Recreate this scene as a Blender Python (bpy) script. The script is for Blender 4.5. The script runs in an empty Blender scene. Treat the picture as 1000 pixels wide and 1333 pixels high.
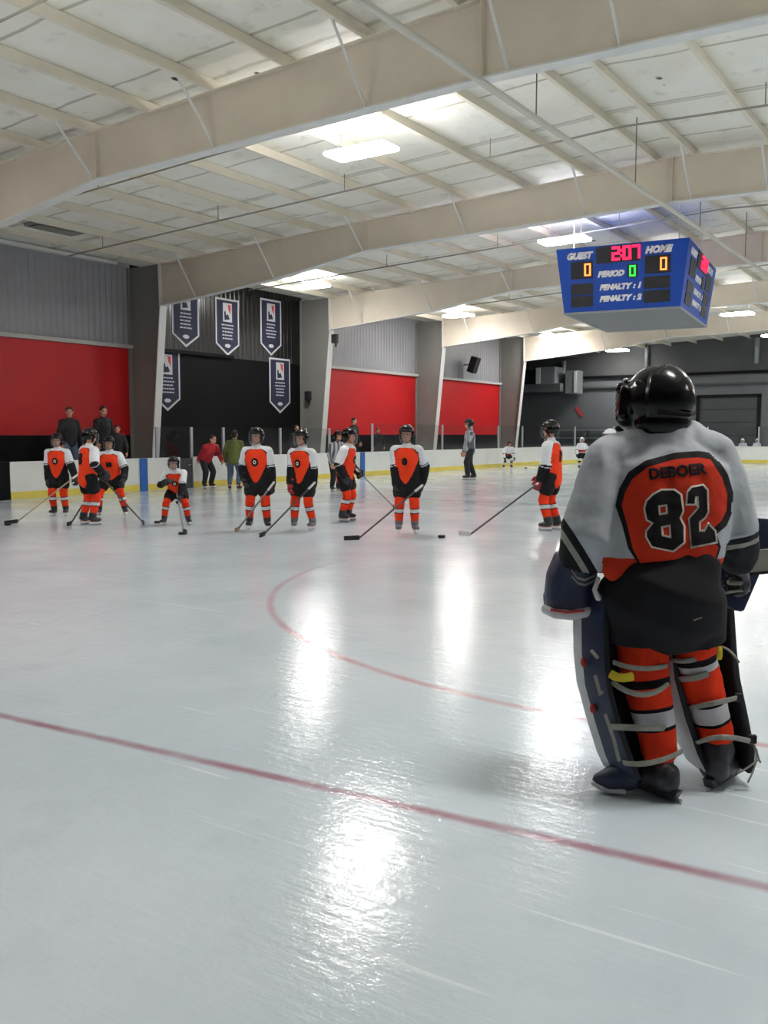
import bpy, bmesh, math, random
from mathutils import Vector, Matrix, noise
from mathutils.bvhtree import BVHTree
random.seed(7)
S = bpy.context.scene
COL = S.collection
PI = math.pi
V = Vector

# ------------------------------------------------------------------ camera
F = 1200.0; EYE = 1.42; CX, CY = 500.0, 666.5
PITCH = math.atan((CY - 565) / F)
YAW = math.atan((1308 - 500) / F * math.cos(PITCH))
FWD = V((-math.sin(YAW), math.cos(YAW), 0)); RGT = V((math.cos(YAW), math.sin(YAW), 0)); UP = V((0, 0, 1))
F3 = FWD * math.cos(PITCH) - UP * math.sin(PITCH)
U3 = FWD * math.sin(PITCH) + UP * math.cos(PITCH)
CAM = V((0, 0, EYE))
def ray(u, v): return F3 + RGT * ((u - CX) / F) + U3 * ((CY - v) / F)
def ice(u, v):
    d = ray(u, v); return CAM + d * (-EYE / d.z)
def on(u, v, axis, val):
    d = ray(u, v); return CAM + d * ((val - CAM[axis]) / d[axis])
def at(u, v, depth): return CAM + ray(u, v) * depth
def depth_of(p): return (p - CAM).dot(F3)

cam_d = bpy.data.cameras.new('camera'); cam = bpy.data.objects.new('camera', cam_d); COL.objects.link(cam)
cam_d.sensor_fit = 'VERTICAL'; cam_d.sensor_height = 36; cam_d.sensor_width = 27
cam_d.lens = F / 1333 * 36; cam_d.clip_start = 0.05; cam_d.clip_end = 300
cam.matrix_world = Matrix((( RGT.x, U3.x, -F3.x, CAM.x), (RGT.y, U3.y, -F3.y, CAM.y), (RGT.z, U3.z, -F3.z, CAM.z), (0, 0, 0, 1)))
S.camera = cam
S.view_settings.view_transform = 'Standard'; S.view_settings.look = 'None'
S.view_settings.gamma = 1; S.view_settings.use_curve_mapping = False
S.view_settings.exposure = 0.26
S.cycles.max_bounces = 8; S.cycles.diffuse_bounces = 5; S.cycles.glossy_bounces = 4; S.cycles.transparent_max_bounces = 12
S.cycles.sample_clamp_indirect = 6.0
w = bpy.data.worlds.new('world'); S.world = w; w.use_nodes = True
w.node_tree.nodes['Background'].inputs[0].default_value = (0.02, 0.02, 0.022, 1)

# ------------------------------------------------------------------ materials
def srgb(r, g, b):
    f = lambda c: (c / 255 / 12.92) if c / 255 <= .04045 else ((c / 255 + .055) / 1.055) ** 2.4
    return (f(r), f(g), f(b), 1)
def mat(name, col, rough=.6, metal=0, var=.0, vscale=8, bump=0, bscale=60, spec=.5, coat=0):
    m = bpy.data.materials.new(name); m.use_nodes = True
    nt = m.node_tree; b = nt.nodes['Principled BSDF']
    b.inputs['Base Color'].default_value = col; b.inputs['Roughness'].default_value = rough
    b.inputs['Metallic'].default_value = metal; b.inputs['Specular IOR Level'].default_value = spec
    b.inputs['Coat Weight'].default_value = coat
    tc = nt.nodes.new('ShaderNodeTexCoord')
    if var:
        n = nt.nodes.new('ShaderNodeTexNoise'); n.inputs['Scale'].default_value = vscale; n.inputs['Detail'].default_value = 6
        nt.links.new(tc.outputs['Object'], n.inputs['Vector'])
        r = nt.nodes.new('ShaderNodeMapRange'); r.inputs[1].default_value = .3; r.inputs[2].default_value = .7
        r.inputs[3].default_value = 1 - var; r.inputs[4].default_value = 1 + var * .4
        nt.links.new(n.outputs['Fac'], r.inputs[0])
        mx = nt.nodes.new('ShaderNodeMix'); mx.data_type = 'RGBA'; mx.blend_type = 'MULTIPLY'; mx.inputs[0].default_value = 1
        mx.inputs[6].default_value = col; nt.links.new(r.outputs[0], mx.inputs[7]); nt.links.new(mx.outputs[2], b.inputs['Base Color'])
    if bump:
        n = nt.nodes.new('ShaderNodeTexNoise'); n.inputs['Scale'].default_value = bscale; n.inputs['Detail'].default_value = 3
        nt.links.new(tc.outputs['Object'], n.inputs['Vector'])
        bp = nt.nodes.new('ShaderNodeBump'); bp.inputs['Strength'].default_value = bump; bp.inputs['Distance'].default_value = .01
        nt.links.new(n.outputs['Fac'], bp.inputs['Height']); nt.links.new(bp.outputs['Normal'], b.inputs['Normal'])
    return m
def emis(name, col, st):
    m = bpy.data.materials.new(name); m.use_nodes = True
    b = m.node_tree.nodes['Principled BSDF']; b.inputs['Base Color'].default_value = col
    b.inputs['Emission Color'].default_value = col; b.inputs['Emission Strength'].default_value = st
    return m
M = {}
def addm(k, *a, **kw): M[k] = mat(k, *a, **kw)
addm('jersey_orange', srgb(238, 62, 22), .75, var=.12, vscale=5, bump=.15, bscale=250, spec=.25)
addm('jersey_white', srgb(222, 224, 228), .8, var=.06, vscale=5, bump=.15, bscale=250, spec=.25)
addm('goalie_orange_shaded', srgb(202, 52, 26), .8, var=.2, vscale=6, bump=.2, bscale=300, spec=.2)  # darker copy of the team orange; shade on the goalie's back is in the colour
addm('goalie_white_shaded', srgb(180, 184, 190), .85, var=.08, vscale=6, bump=.2, bscale=300, spec=.2)  # team white darkened the same way, dim back put into the colour
addm('fabric_black', srgb(24, 24, 27), .8, var=.15, vscale=6, bump=.2, bscale=200, spec=.25)
addm('trim_black', srgb(28, 24, 27), .8, spec=.2)
addm('number_outline', srgb(214, 205, 190), .8, spec=.2)
addm('sock_orange', srgb(232, 60, 30), .9, var=.1, vscale=20, bump=.3, bscale=300, spec=.15)
addm('sock_white', srgb(205, 205, 208), .9, var=.05, bump=.3, bscale=300, spec=.15)
addm('sock_black', srgb(26, 26, 30), .9, spec=.15)
addm('helmet_black', srgb(9, 9, 11), .2, spec=.3)
addm('helmet_white', srgb(232, 232, 235), .25, spec=.5)
addm('skin', srgb(205, 150, 125), .55, var=.08, vscale=15)
addm('eye', srgb(35, 28, 25), .2)
addm('hair', srgb(40, 30, 25), .7, bump=.4, bscale=120)
addm('glove_black', srgb(30, 30, 34), .6, var=.2, vscale=20, bump=.3, bscale=80)
addm('glove_red', srgb(150, 30, 35), .6, var=.2, vscale=20)
addm('skate_boot', srgb(38, 38, 44), .4, var=.2, vscale=20, bump=.2)
addm('skate_grey', srgb(110, 112, 120), .4, var=.2, vscale=20)
addm('blade_holder', srgb(225, 225, 228), .4)
addm('steel', srgb(190, 195, 200), .25, metal=1)
addm('cage', srgb(140, 142, 145), .3, metal=.8)
addm('stick_dark', srgb(52, 46, 46), .5, var=.2, vscale=6)
addm('stick_tan', srgb(150, 130, 105), .5, var=.2, vscale=6)
addm('stick_grey', srgb(120, 122, 126), .5, var=.1)
addm('stick_paddle', srgb(150, 147, 138), .6, var=.2, vscale=10)
addm('tape_black', srgb(26, 25, 25), .9, bump=.4, bscale=120)
addm('tape_white', srgb(205, 203, 198), .9, bump=.4, bscale=120)
addm('puck', srgb(18, 18, 18), .6, bump=.3)
addm('pad_navy', srgb(34, 44, 72), .45, var=.15, vscale=12, bump=.15, bscale=50)
addm('pad_white', srgb(205, 206, 206), .5, var=.08, vscale=10, bump=.15, bscale=50)
addm('pad_red', srgb(170, 40, 45), .5)
addm('pad_liner', srgb(30, 32, 38), .8, var=.2, vscale=20, bump=.3)
addm('strap', srgb(150, 150, 140), .8, var=.2, vscale=30, bump=.3, bscale=200)
addm('strap_yellow', srgb(215, 190, 40), .7, var=.1)
addm('stripe_shirt', srgb(176, 178, 182), .8)
addm('stripe_dark', srgb(88, 90, 96), .8)
addm('jacket_red', srgb(178, 28, 38), .7, var=.15, vscale=8, bump=.2)
addm('jacket_green', srgb(92, 104, 50), .8, var=.2, vscale=8, bump=.2)
addm('jacket_dark', srgb(30, 30, 33), .8, var=.2, vscale=8, bump=.2)
addm('jeans', srgb(84, 100, 125), .85, var=.2, vscale=12, bump=.2)
addm('trousers_dark', srgb(28, 28, 34), .8, var=.1)
addm('shoe', srgb(40, 38, 38), .6)
# setting
addm('wall_red', srgb(196, 24, 30), .45, var=.12, vscale=.7, spec=.4)
addm('wall_black', srgb(13, 13, 15), .6, var=.2, vscale=1.5, spec=.12)
addm('wall_dark', srgb(104, 108, 111), .75, var=.12, vscale=.8)
addm('wall_darker', srgb(74, 76, 77), .8, var=.12, vscale=.8)
addm('beam_beige', srgb(222, 212, 196), .6, var=.07, vscale=1.5, spec=.3)
addm('purlin', srgb(232, 225, 208), .6, var=.08, vscale=2, spec=.3)
addm('column_grey', srgb(132, 130, 126), .65, var=.1, vscale=1)
addm('flange_white', srgb(222, 222, 218), .6, var=.05)
addm('pipe', srgb(205, 200, 188), .5)
addm('pipe_dark', srgb(150, 146, 136), .6)
addm('pipe_metal', srgb(125, 120, 110), .5, metal=.3)
addm('ledge', srgb(190, 190, 186), .6)
addm('board_white', srgb(226, 228, 222), .35, var=.06, vscale=1.2, spec=.4)
addm('board_yellow', srgb(222, 203, 88), .45, var=.1, vscale=2)
addm('board_blue', srgb(28, 92, 170), .45)
addm('post', srgb(175, 178, 182), .4, metal=.3)
addm('door_grey', srgb(70, 73, 76), .7, var=.1)
addm('concrete', srgb(80, 80, 80), .9, var=.2, vscale=1)
addm('duct', srgb(150, 155, 158), .45, metal=.3, var=.1)
addm('banner_navy', srgb(32, 34, 58), .8, var=.1, vscale=5)
addm('banner_white', srgb(190, 192, 196), .8)
addm('banner_red', srgb(200, 60, 60), .8)
addm('score_blue', srgb(22, 76, 178), .45, spec=.3)
addm('score_frame', srgb(150, 152, 154), .5)
addm('score_bottom', srgb(120, 120, 120), .7)
addm('score_black', srgb(22, 24, 32), .5)
addm('score_text', srgb(250, 250, 252), .6)
addm('speaker', srgb(22, 22, 24), .6)
M['led_red'] = emis('led_red', (1, .01, .06, 1), 2.2)
M['led_orange'] = emis('led_orange', (1, .28, .05, 1), 1.6)
M['led_green'] = emis('led_green', (.03, 1, .05, 1), 1.6)
M['lamp'] = emis('lamp', (1, .982, .96, 1), 76.0)

def node_mat(name):
    m = bpy.data.materials.new(name); m.use_nodes = True; nt = m.node_tree
    return m, nt, nt.nodes['Principled BSDF']
def mathn(nt, op, a=None, b=None, c=None, clamp=False):
    n = nt.nodes.new('ShaderNodeMath'); n.operation = op; n.use_clamp = clamp
    for i, x in enumerate((a, b, c)):
        if x is None: continue
        if isinstance(x, (int, float)): n.inputs[i].default_value = x
        else: nt.links.new(x, n.inputs[i])
    return n.outputs[0]
def mixc(nt, fac, a, b):
    n = nt.nodes.new('ShaderNodeMix'); n.data_type = 'RGBA'
    for i, x in ((0, fac), (6, a), (7, b)):
        if isinstance(x, (int, float)): n.inputs[i].default_value = x
        elif isinstance(x, tuple): n.inputs[i].default_value = x
        else: nt.links.new(x, n.inputs[i])
    return n.outputs[2]
def noisen(nt, vec, scale, detail=4, rough=.55):
    n = nt.nodes.new('ShaderNodeTexNoise'); n.inputs['Scale'].default_value = scale
    n.inputs['Detail'].default_value = detail; n.inputs['Roughness'].default_value = rough
    nt.links.new(vec, n.inputs['Vector']); return n.outputs['Fac']
def mapn(nt, vec, rot=0, scale=(1, 1, 1), loc=(0, 0, 0)):
    n = nt.nodes.new('ShaderNodeMapping'); n.inputs['Rotation'].default_value = (0, 0, rot)
    n.inputs['Scale'].default_value = scale; n.inputs['Location'].default_value = loc
    nt.links.new(vec, n.inputs['Vector']); return n.outputs[0]
def ramp(nt, x, a, b, lo=0., hi=1.):
    n = nt.nodes.new('ShaderNodeMapRange'); n.inputs[1].default_value = a; n.inputs[2].default_value = b
    n.inputs[3].default_value = lo; n.inputs[4].default_value = hi; nt.links.new(x, n.inputs[0]); return n.outputs[0]

def ice_material():
    m, nt, b = node_mat('ice')
    g = nt.nodes.new('ShaderNodeNewGeometry'); P = g.outputs['Position']
    sp = nt.nodes.new('ShaderNodeSeparateXYZ'); nt.links.new(P, sp.inputs[0]); x, y = sp.outputs[0], sp.outputs[1]
    n1 = noisen(nt, P, .45, 5); n2 = noisen(nt, P, 3.0, 6, .6)
    base = mixc(nt, ramp(nt, n1, .35, .65), srgb(194, 205, 214), srgb(216, 224, 230))
    base = mixc(nt, ramp(nt, n2, .55, .75, 0, .35), base, srgb(184, 196, 205))
    # skate scratches: thin streaks in several directions
    for rot, sc, th, loc in ((.5, (.35, 9, 1), .655, (3, 1, 0)), (-.7, (.3, 8, 1), .66, (9, 4, 0)), (1.35, (.4, 10, 1), .665, (1, 8, 0)), (2.3, (.3, 11, 1), .67, (6, 2, 0))):
        s = noisen(nt, mapn(nt, P, rot, sc, loc), 1.6, 4, .65)
        base = mixc(nt, ramp(nt, s, th, th + .05, 0, .55), base, srgb(240, 244, 246))
    # painted markings under the ice
    fade = ramp(nt, noisen(nt, P, 2.2, 4), .3, .62, .4, .8)
    wob = mathn(nt, 'MULTIPLY', mathn(nt, 'SUBTRACT', noisen(nt, P, 9, 3), .5), .02)
    line_y = mathn(nt, 'ADD', mathn(nt, 'MULTIPLY', x, .0776), 3.03)
    d1 = mathn(nt, 'ADD', mathn(nt, 'ABSOLUTE', mathn(nt, 'SUBTRACT', y, line_y)), wob)
    f1 = mathn(nt, 'MULTIPLY', ramp(nt, d1, .012, .045, 1, 0), fade)
    base = mixc(nt, f1, base, srgb(150, 84, 104))
    dx = mathn(nt, 'SUBTRACT', x, -1.72); dy = mathn(nt, 'SUBTRACT', y, 8.72)
    r = mathn(nt, 'SQRT', mathn(nt, 'ADD', mathn(nt, 'MULTIPLY', dx, dx), mathn(nt, 'MULTIPLY', dy, dy)))
    d2 = mathn(nt, 'ADD', mathn(nt, 'ABSOLUTE', mathn(nt, 'SUBTRACT', r, 4.42)), wob)
    far = ramp(nt, y, 6.0, 8.4, 1, .12)
    f2 = mathn(nt, 'MULTIPLY', mathn(nt, 'MULTIPLY', ramp(nt, d2, .008, .05, .75, 0), fade), far)
    base = mixc(nt, f2, base, srgb(190, 104, 112))
    # worn pale stripes far off
    d3 = mathn(nt, 'ABSOLUTE', mathn(nt, 'SUBTRACT', y, 17.2))
    base = mixc(nt, ramp(nt, d3, .12, .2, .22, 0), base, srgb(90, 120, 190))
    nt.links.new(base, b.inputs['Base Color'])
    nt.links.new(ramp(nt, noisen(nt, P, 1.1, 5), .3, .7, .06, .17), b.inputs['Roughness'])
    b.inputs['IOR'].default_value = 1.33; b.inputs['Specular IOR Level'].default_value = .5
    bh = mathn(nt, 'ADD', noisen(nt, P, 5, 6, .65), mathn(nt, 'MULTIPLY', noisen(nt, mapn(nt, P, .5, (.4, 6, 1)), 4, 5), .7))
    bh = mathn(nt, 'ADD', bh, mathn(nt, 'MULTIPLY', noisen(nt, mapn(nt, P, -.45, (.5, 7, 1), (4, 2, 0)), 3, 5, .65), .7))
    bh = mathn(nt, 'ADD', bh, mathn(nt, 'MULTIPLY', ramp(nt, noisen(nt, P, 16, 4, .6), .45, .7), .35))
    bp = nt.nodes.new('ShaderNodeBump'); bp.inputs['Strength'].default_value = .16; bp.inputs['Distance'].default_value = .012
    nt.links.new(bh, bp.inputs['Height']); nt.links.new(bp.outputs['Normal'], b.inputs['Normal'])
    return m
M['ice'] = ice_material()

def ceiling_material():
    m, nt, b = node_mat('roof_insulation')
    g = nt.nodes.new('ShaderNodeNewGeometry'); P = g.outputs['Position']
    sp = nt.nodes.new('ShaderNodeSeparateXYZ'); nt.links.new(P, sp.inputs[0]); x, y = sp.outputs[0], sp.outputs[1]
    base = mixc(nt, ramp(nt, noisen(nt, P, .6, 5), .3, .7), srgb(236, 232, 218), srgb(246, 245, 237))
    base = mixc(nt, ramp(nt, noisen(nt, P, 2.6, 5), .58, .74, 0, .45), base, srgb(176, 168, 148))
    # facing seams across the bays
    for per, wd, fac in ((1.9, .02, .6), (5.1, .03, .4)):
        q = mathn(nt, 'PINGPONG', mathn(nt, 'ADD', y, mathn(nt, 'MULTIPLY', noisen(nt, P, 1.5, 2), .12)), per / 2)
        base = mixc(nt, ramp(nt, q, wd, wd * 2, fac, 0), base, srgb(150, 142, 122))
    # small torn holes
    vor = nt.nodes.new('ShaderNodeTexVoronoi'); vor.inputs['Scale'].default_value = .75; nt.links.new(mapn(nt, P, .4, (1.6, .9, 1)), vor.inputs['Vector'])
    hole = mathn(nt, 'MULTIPLY', ramp(nt, vor.outputs['Distance'], .05, .075, 1, 0), ramp(nt, noisen(nt, P, .35, 2), .45, .49))
    base = mixc(nt, hole, base, srgb(60, 55, 48))
    nt.links.new(base, b.inputs['Base Color']); b.inputs['Roughness'].default_value = .55; b.inputs['Specular IOR Level'].default_value = .3
    bp = nt.nodes.new('ShaderNodeBump'); bp.inputs['Strength'].default_value = .5; bp.inputs['Distance'].default_value = .08
    nt.links.new(noisen(nt, P, 1.3, 4), bp.inputs['Height']); nt.links.new(bp.outputs['Normal'], b.inputs['Normal'])
    return m
M['roof'] = ceiling_material()
def corrugated(name, col, rough):
    m, nt, b = node_mat(name)
    g = nt.nodes.new('ShaderNodeNewGeometry'); P = g.outputs['Position']
    sp = nt.nodes.new('ShaderNodeSeparateXYZ'); nt.links.new(P, sp.inputs[0])
    h = ramp(nt, mathn(nt, 'PINGPONG', sp.outputs[1], .1), .02, .06)
    nt.links.new(mixc(nt, ramp(nt, noisen(nt, P, .8, 4), .3, .7), col, tuple(c * .85 for c in col[:3]) + (1,)), b.inputs['Base Color'])
    b.inputs['Roughness'].default_value = rough
    bp = nt.nodes.new('ShaderNodeBump'); bp.inputs['Strength'].default_value = .6; bp.inputs['Distance'].default_value = .02
    nt.links.new(h, bp.inputs['Height']); nt.links.new(bp.outputs['Normal'], b.inputs['Normal'])
    return m
M['wall_grey'] = corrugated('wall_grey', srgb(160, 160, 165), .42)
M['wall_black_rib'] = corrugated('wall_black_rib', srgb(15, 16, 18), .26)
def glass_material():
    m = bpy.data.materials.new('rink_glass'); m.use_nodes = True; nt = m.node_tree
    for n in list(nt.nodes): nt.nodes.remove(n)
    o = nt.nodes.new('ShaderNodeOutputMaterial'); t = nt.nodes.new('ShaderNodeBsdfTransparent'); t.inputs[0].default_value = (.93, .95, .95, 1)
    gl = nt.nodes.new('ShaderNodeBsdfGlossy'); gl.inputs['Roughness'].default_value = .08
    mx = nt.nodes.new('ShaderNodeMixShader'); mx.inputs[0].default_value = .045; nt.links.new(t.outputs[0], mx.inputs[1]); nt.links.new(gl.outputs[0], mx.inputs[2])
    nt.links.new(mx.outputs[0], o.inputs[0]); return m
M['glass'] = glass_material()

# ------------------------------------------------------------------ object helpers
def tag(o, label=None, cat=None, group=None, kind=None):
    for k, v in (('label', label), ('category', cat), ('group', group), ('kind', kind)):
        if v: o[k] = v
    return o
def empty(name, loc=(0, 0, 0), rz=0, label=None, cat=None, group=None):
    o = bpy.data.objects.new(name, None); COL.objects.link(o); o.location = loc; o.rotation_euler = (0, 0, rz); o.empty_display_size = .1
    return tag(o, label, cat, group)
def link(name, me, mats, parent=None, smooth=False):
    if not isinstance(mats, (list, tuple)): mats = [mats]
    o = bpy.data.objects.new(name, me); COL.objects.link(o)
    for m in mats: me.materials.append(M[m] if isinstance(m, str) else m)
    if smooth: me.polygons.foreach_set('use_smooth', [True] * len(me.polygons))
    if parent: o.parent = parent
    return o
def build(name, bm, mats, parent=None, smooth=False):
    bmesh.ops.recalc_face_normals(bm, faces=bm.faces)
    me = bpy.data.meshes.new(name); bm.to_mesh(me); bm.free(); return link(name, me, mats, parent, smooth)
def box(bm, c, s, rot=None, mi=0, bev=0):
    c = V(c); r = bmesh.ops.create_cube(bm, size=1); vs = r['verts']
    mt = Matrix.Translation(c) @ (rot.to_4x4() if rot else Matrix.Identity(4)) @ Matrix.Diagonal((*s, 1))
    bmesh.ops.transform(bm, matrix=mt, verts=vs)
    fs = {f for v in vs for f in v.link_faces}
    for f in fs: f.material_index = mi
    if bev:
        es = {e for v in vs for e in v.link_edges}
        bmesh.ops.bevel(bm, geom=list(es), offset=bev, segments=2, affect='EDGES', profile=.5)
def prism(bm, pts, d, mi=0):
    """closed prism: polygon pts (3D) extruded along vector d"""
    a = [bm.verts.new(p) for p in pts]; b = [bm.verts.new(V(p) + V(d)) for p in pts]
    n = len(pts); fs = [bm.faces.new(a), bm.faces.new(b[::-1])]
    for i in range(n): fs.append(bm.faces.new((a[i], b[i], b[(i + 1) % n], a[(i + 1) % n])))
    for f in fs: f.material_index = mi
def tube(bm, pts, rad, n=12, side=None, cap=True, mi=0):
    """closed loft along pts; rad = float or (side radius, other radius) per point; hemispherical caps"""
    pts = [V(p) for p in pts]; rad = [r if isinstance(r, (tuple, list)) else (r, r) for r in rad]
    P, R = list(pts), list(rad)
    if cap:
        d0 = (pts[1] - pts[0]).normalized(); d1 = (pts[-1] - pts[-2]).normalized()
        k = [(math.sin(a), math.cos(a)) for a in (PI / 2 * .92, PI / 2 * .66, PI / 2 * .33)]
        r0 = min(rad[0]); r1 = min(rad[-1])
        P = [pts[0] - d0 * (r0 * s) for s, c in k] + P + [pts[-1] + d1 * (r1 * s) for s, c in k[::-1]]
        R = [(rad[0][0] * c, rad[0][1] * c) for s, c in k] + R + [(rad[-1][0] * c, rad[-1][1] * c) for s, c in k[::-1]]
    rings = []; prev = V(side) if side is not None else None
    for i, p in enumerate(P):
        t = (P[min(i + 1, len(P) - 1)] - P[max(i - 1, 0)]).normalized()
        s = prev if prev is not None else (V((1, 0, 0)) if abs(t.x) < .8 else V((0, 1, 0)))
        s = (s - t * s.dot(t)).normalized()
        if side is None: prev = s
        o = t.cross(s)
        rings.append([bm.verts.new(p + s * (R[i][0] * math.cos(2 * PI * j / n)) + o * (R[i][1] * math.sin(2 * PI * j / n))) for j in range(n)])
    fs = [bm.faces.new(rings[0][::-1]), bm.faces.new(rings[-1])]
    for a, b in zip(rings, rings[1:]):
        for j in range(n): fs.append(bm.faces.new((a[j], a[(j + 1) % n], b[(j + 1) % n], b[j])))
    for f in fs: f.material_index = mi
def ball(bm, c, r, seg=16, rot=None, mi=0):
    r = r if isinstance(r, (tuple, list)) else (r, r, r)
    q = bmesh.ops.create_uvsphere(bm, u_segments=seg, v_segments=max(8, seg * 2 // 3), radius=1)
    mt = Matrix.Translation(V(c)) @ (rot.to_4x4() if rot else Matrix.Identity(4)) @ Matrix.Diagonal((*r, 1))
    bmesh.ops.transform(bm, matrix=mt, verts=q['verts'])
    for f in {f for v in q['verts'] for f in v.link_faces}: f.material_index = mi
def fuse(name, bm, voxel, mats, parent=None, smooth=2, cls=None, disp=None, cuts=None):
    """one continuous skin from overlapping closed pieces"""
    bmesh.ops.recalc_face_normals(bm, faces=bm.faces)
    me = bpy.data.meshes.new('raw'); bm.to_mesh(me); bm.free()
    o = bpy.data.objects.new('raw', me); COL.objects.link(o)
    r = o.modifiers.new('r', 'REMESH'); r.mode = 'VOXEL'; r.voxel_size = voxel
    if smooth:
        s = o.modifiers.new('s', 'SMOOTH'); s.factor = .5; s.iterations = smooth
    dg = bpy.context.evaluated_depsgraph_get()
    out = bpy.data.meshes.new_from_object(o.evaluated_get(dg)); out.name = name
    bpy.data.objects.remove(o); bpy.data.meshes.remove(me)
    out.materials.clear()
    if disp:
        nn = [v.normal.copy() for v in out.vertices]
        for v, nrm in zip(out.vertices, nn): v.co += nrm * disp(v.co)
    if cuts:
        b2 = bmesh.new(); b2.from_mesh(out)
        for co, no in cuts: bmesh.ops.bisect_plane(b2, geom=b2.verts[:] + b2.edges[:] + b2.faces[:], plane_co=co, plane_no=no, dist=1e-5)
        b2.to_mesh(out); b2.free()
    ob = link(name, out, mats, parent, True)
    if cls:
        for p in out.polygons: p.material_index = cls(p.center, p.normal)
    return ob
def split_long(bm, L):
    for _ in range(7):
        bmesh.ops.triangulate(bm, faces=bm.faces)
        es = [e for e in bm.edges if e.calc_length() > L]
        if not es: break
        bmesh.ops.subdivide_edges(bm, edges=es, cuts=1)
    bmesh.ops.triangulate(bm, faces=bm.faces)
def poly_mesh(polys, offset=0):
    """filled flat mesh (in x,y) of poly outlines; inner outlines become holes"""
    cu = bpy.data.curves.new('c', 'CURVE'); cu.dimensions = '2D'; cu.fill_mode = 'BOTH'; cu.offset = offset
    for pl in polys:
        sp = cu.splines.new('POLY'); sp.points.add(len(pl) - 1); sp.use_cyclic_u = True
        for p, q in zip(sp.points, pl): p.co = (q[0], q[1], 0, 1)
    return curve_mesh(cu)
def curve_mesh(cu):
    o = bpy.data.objects.new('c', cu); COL.objects.link(o)
    dg = bpy.context.evaluated_depsgraph_get(); me = bpy.data.meshes.new_from_object(o.evaluated_get(dg))
    bpy.data.objects.remove(o); bpy.data.curves.remove(cu)
    bm = bmesh.new(); bm.from_mesh(me); bpy.data.meshes.remove(me)
    bmesh.ops.remove_doubles(bm, verts=bm.verts, dist=1e-5); return bm
def text_mesh(txt, size, shear=0, bold=0, spacing=1.0):
    cu = bpy.data.curves.new('t', 'FONT'); cu.body = txt; cu.size = size; cu.align_x = 'CENTER'; cu.align_y = 'CENTER'
    cu.shear = shear; cu.offset = bold; cu.space_character = spacing; cu.resolution_u = 3
    return curve_mesh(cu)
def decal(name, bm, to3d, direction, surf, lift, mat_, parent, L=.02, thick=.0015, maxd=9):
    """cloth patch: flat mesh laid onto a surface along one direction"""
    split_long(bm, L)
    bvh = BVHTree.FromPolygons([v.co for v in surf.data.vertices], [p.vertices[:] for p in surf.data.polygons])
    d = V(direction).normalized(); bad = []
    for v in bm.verts:
        p = V(to3d(v.co.x, v.co.y)); h = bvh.ray_cast(p, d)
        if h[0] is None or h[3] > maxd: bad.append(v)
        else: v.co = h[0] - d * lift
    bmesh.ops.delete(bm, geom=bad, context='VERTS')
    e = bmesh.ops.extrude_face_region(bm, geom=list(bm.faces))
    for v in [g for g in e['geom'] if isinstance(g, bmesh.types.BMVert)]: v.co += d * thick
    return build(name, bm, mat_, parent)
def struct(o): o['kind'] = 'structure'; return o

# ------------------------------------------------------------------ the hall
XL, XR, RIDGE = -20.5, 9.7, -5.4
YB, YF = -9.0, 50.5
ZE, ZR = 6.12, 6.74
def roof_z(x): return ZE + (ZR - ZE) * (1 - abs(x - RIDGE) / (RIDGE - XL))
bm = bmesh.new(); box(bm, ((XL + XR) / 2, (YB + YF) / 2, -.1), (XR - XL, YF - YB, .2)); struct(build('floor', bm, 'ice'))
bm = bmesh.new()
prism(bm, [(XL - .2, YB, ZE), (RIDGE, YB, ZR), (XR + .2, YB, ZE), (XR + .2, YB, ZE + .25), (RIDGE, YB, ZR + .25), (XL - .2, YB, ZE + .25)], (0, YF - YB, 0))
struct(build('ceiling', bm, 'roof'))
FRAMES = [2.6, 10.2, 17.8, 25.4, 33.0, 40.7]
ZOFF = [-.1, -.1, 0, .05, .06, -.02]
Z1, Z2 = 1.39, 3.82
bm = bmesh.new()
ys = [YB] + FRAMES + [YF]
for a, b in zip(ys, ys[1:]):
    if b > 45: continue
    blk = abs(a - 17.8) < .1
    for z0, z1, mi in ((0, Z1, 2), (Z1, Z2, 2 if blk else 1), (Z2, ZE + .1, 3 if blk else 0)):
        box(bm, (XL - .1, (a + b) / 2, (z0 + z1) / 2), (.2, b - a, z1 - z0), mi=mi)
struct(build('wall_left', bm, ['wall_grey', 'wall_red', 'wall_black', 'wall_black_rib']))
bm = bmesh.new(); y5 = FRAMES[-1] + .2; box(bm, (-27.1, (y5 + YF) / 2, 2.9), (.2, YF - y5, 5.8)); box(bm, (-23.8, y5 + .1, 2.9), (6.4, .2, 5.8)); struct(build('wall_left', bm, 'wall_dark'))
bm = bmesh.new(); box(bm, (-23.8, (y5 + YF) / 2, 5.95), (6.6, YF - y5, .3)); struct(build('ceiling', bm, 'wall_darker'))
bm = bmesh.new(); box(bm, (-23.75, (y5 + YF) / 2, -.1), (6.5, YF - y5, .2)); struct(build('floor', bm, 'concrete'))
bm = bmesh.new(); box(bm, (XR + .1, (YB + YF) / 2, ZE / 2), (.2, YF - YB, ZE)); struct(build('wall_right', bm, 'wall_dark'))
bm = bmesh.new(); prism(bm, [(XL, YB, 0), (XR, YB, 0), (XR, YB, ZE), (RIDGE, YB, ZR), (XL, YB, ZE)], (0, -.2, 0)); struct(build('wall_rear', bm, 'wall_dark'))
bm = bmesh.new(); prism(bm, [(-27, YF, 0), (XR, YF, 0), (XR, YF, 4.55), (-27, YF, 4.55)], (0, .2, 0), 0)
prism(bm, [(-27, YF, 4.55), (XR, YF, 4.55), (XR, YF, ZE), (RIDGE, YF, ZR), (XL, YF, ZE), (-27, YF, ZE - .2)], (0, .2, 0), 1)
struct(build('wall_front', bm, ['wall_dark', 'wall_darker']))
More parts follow.
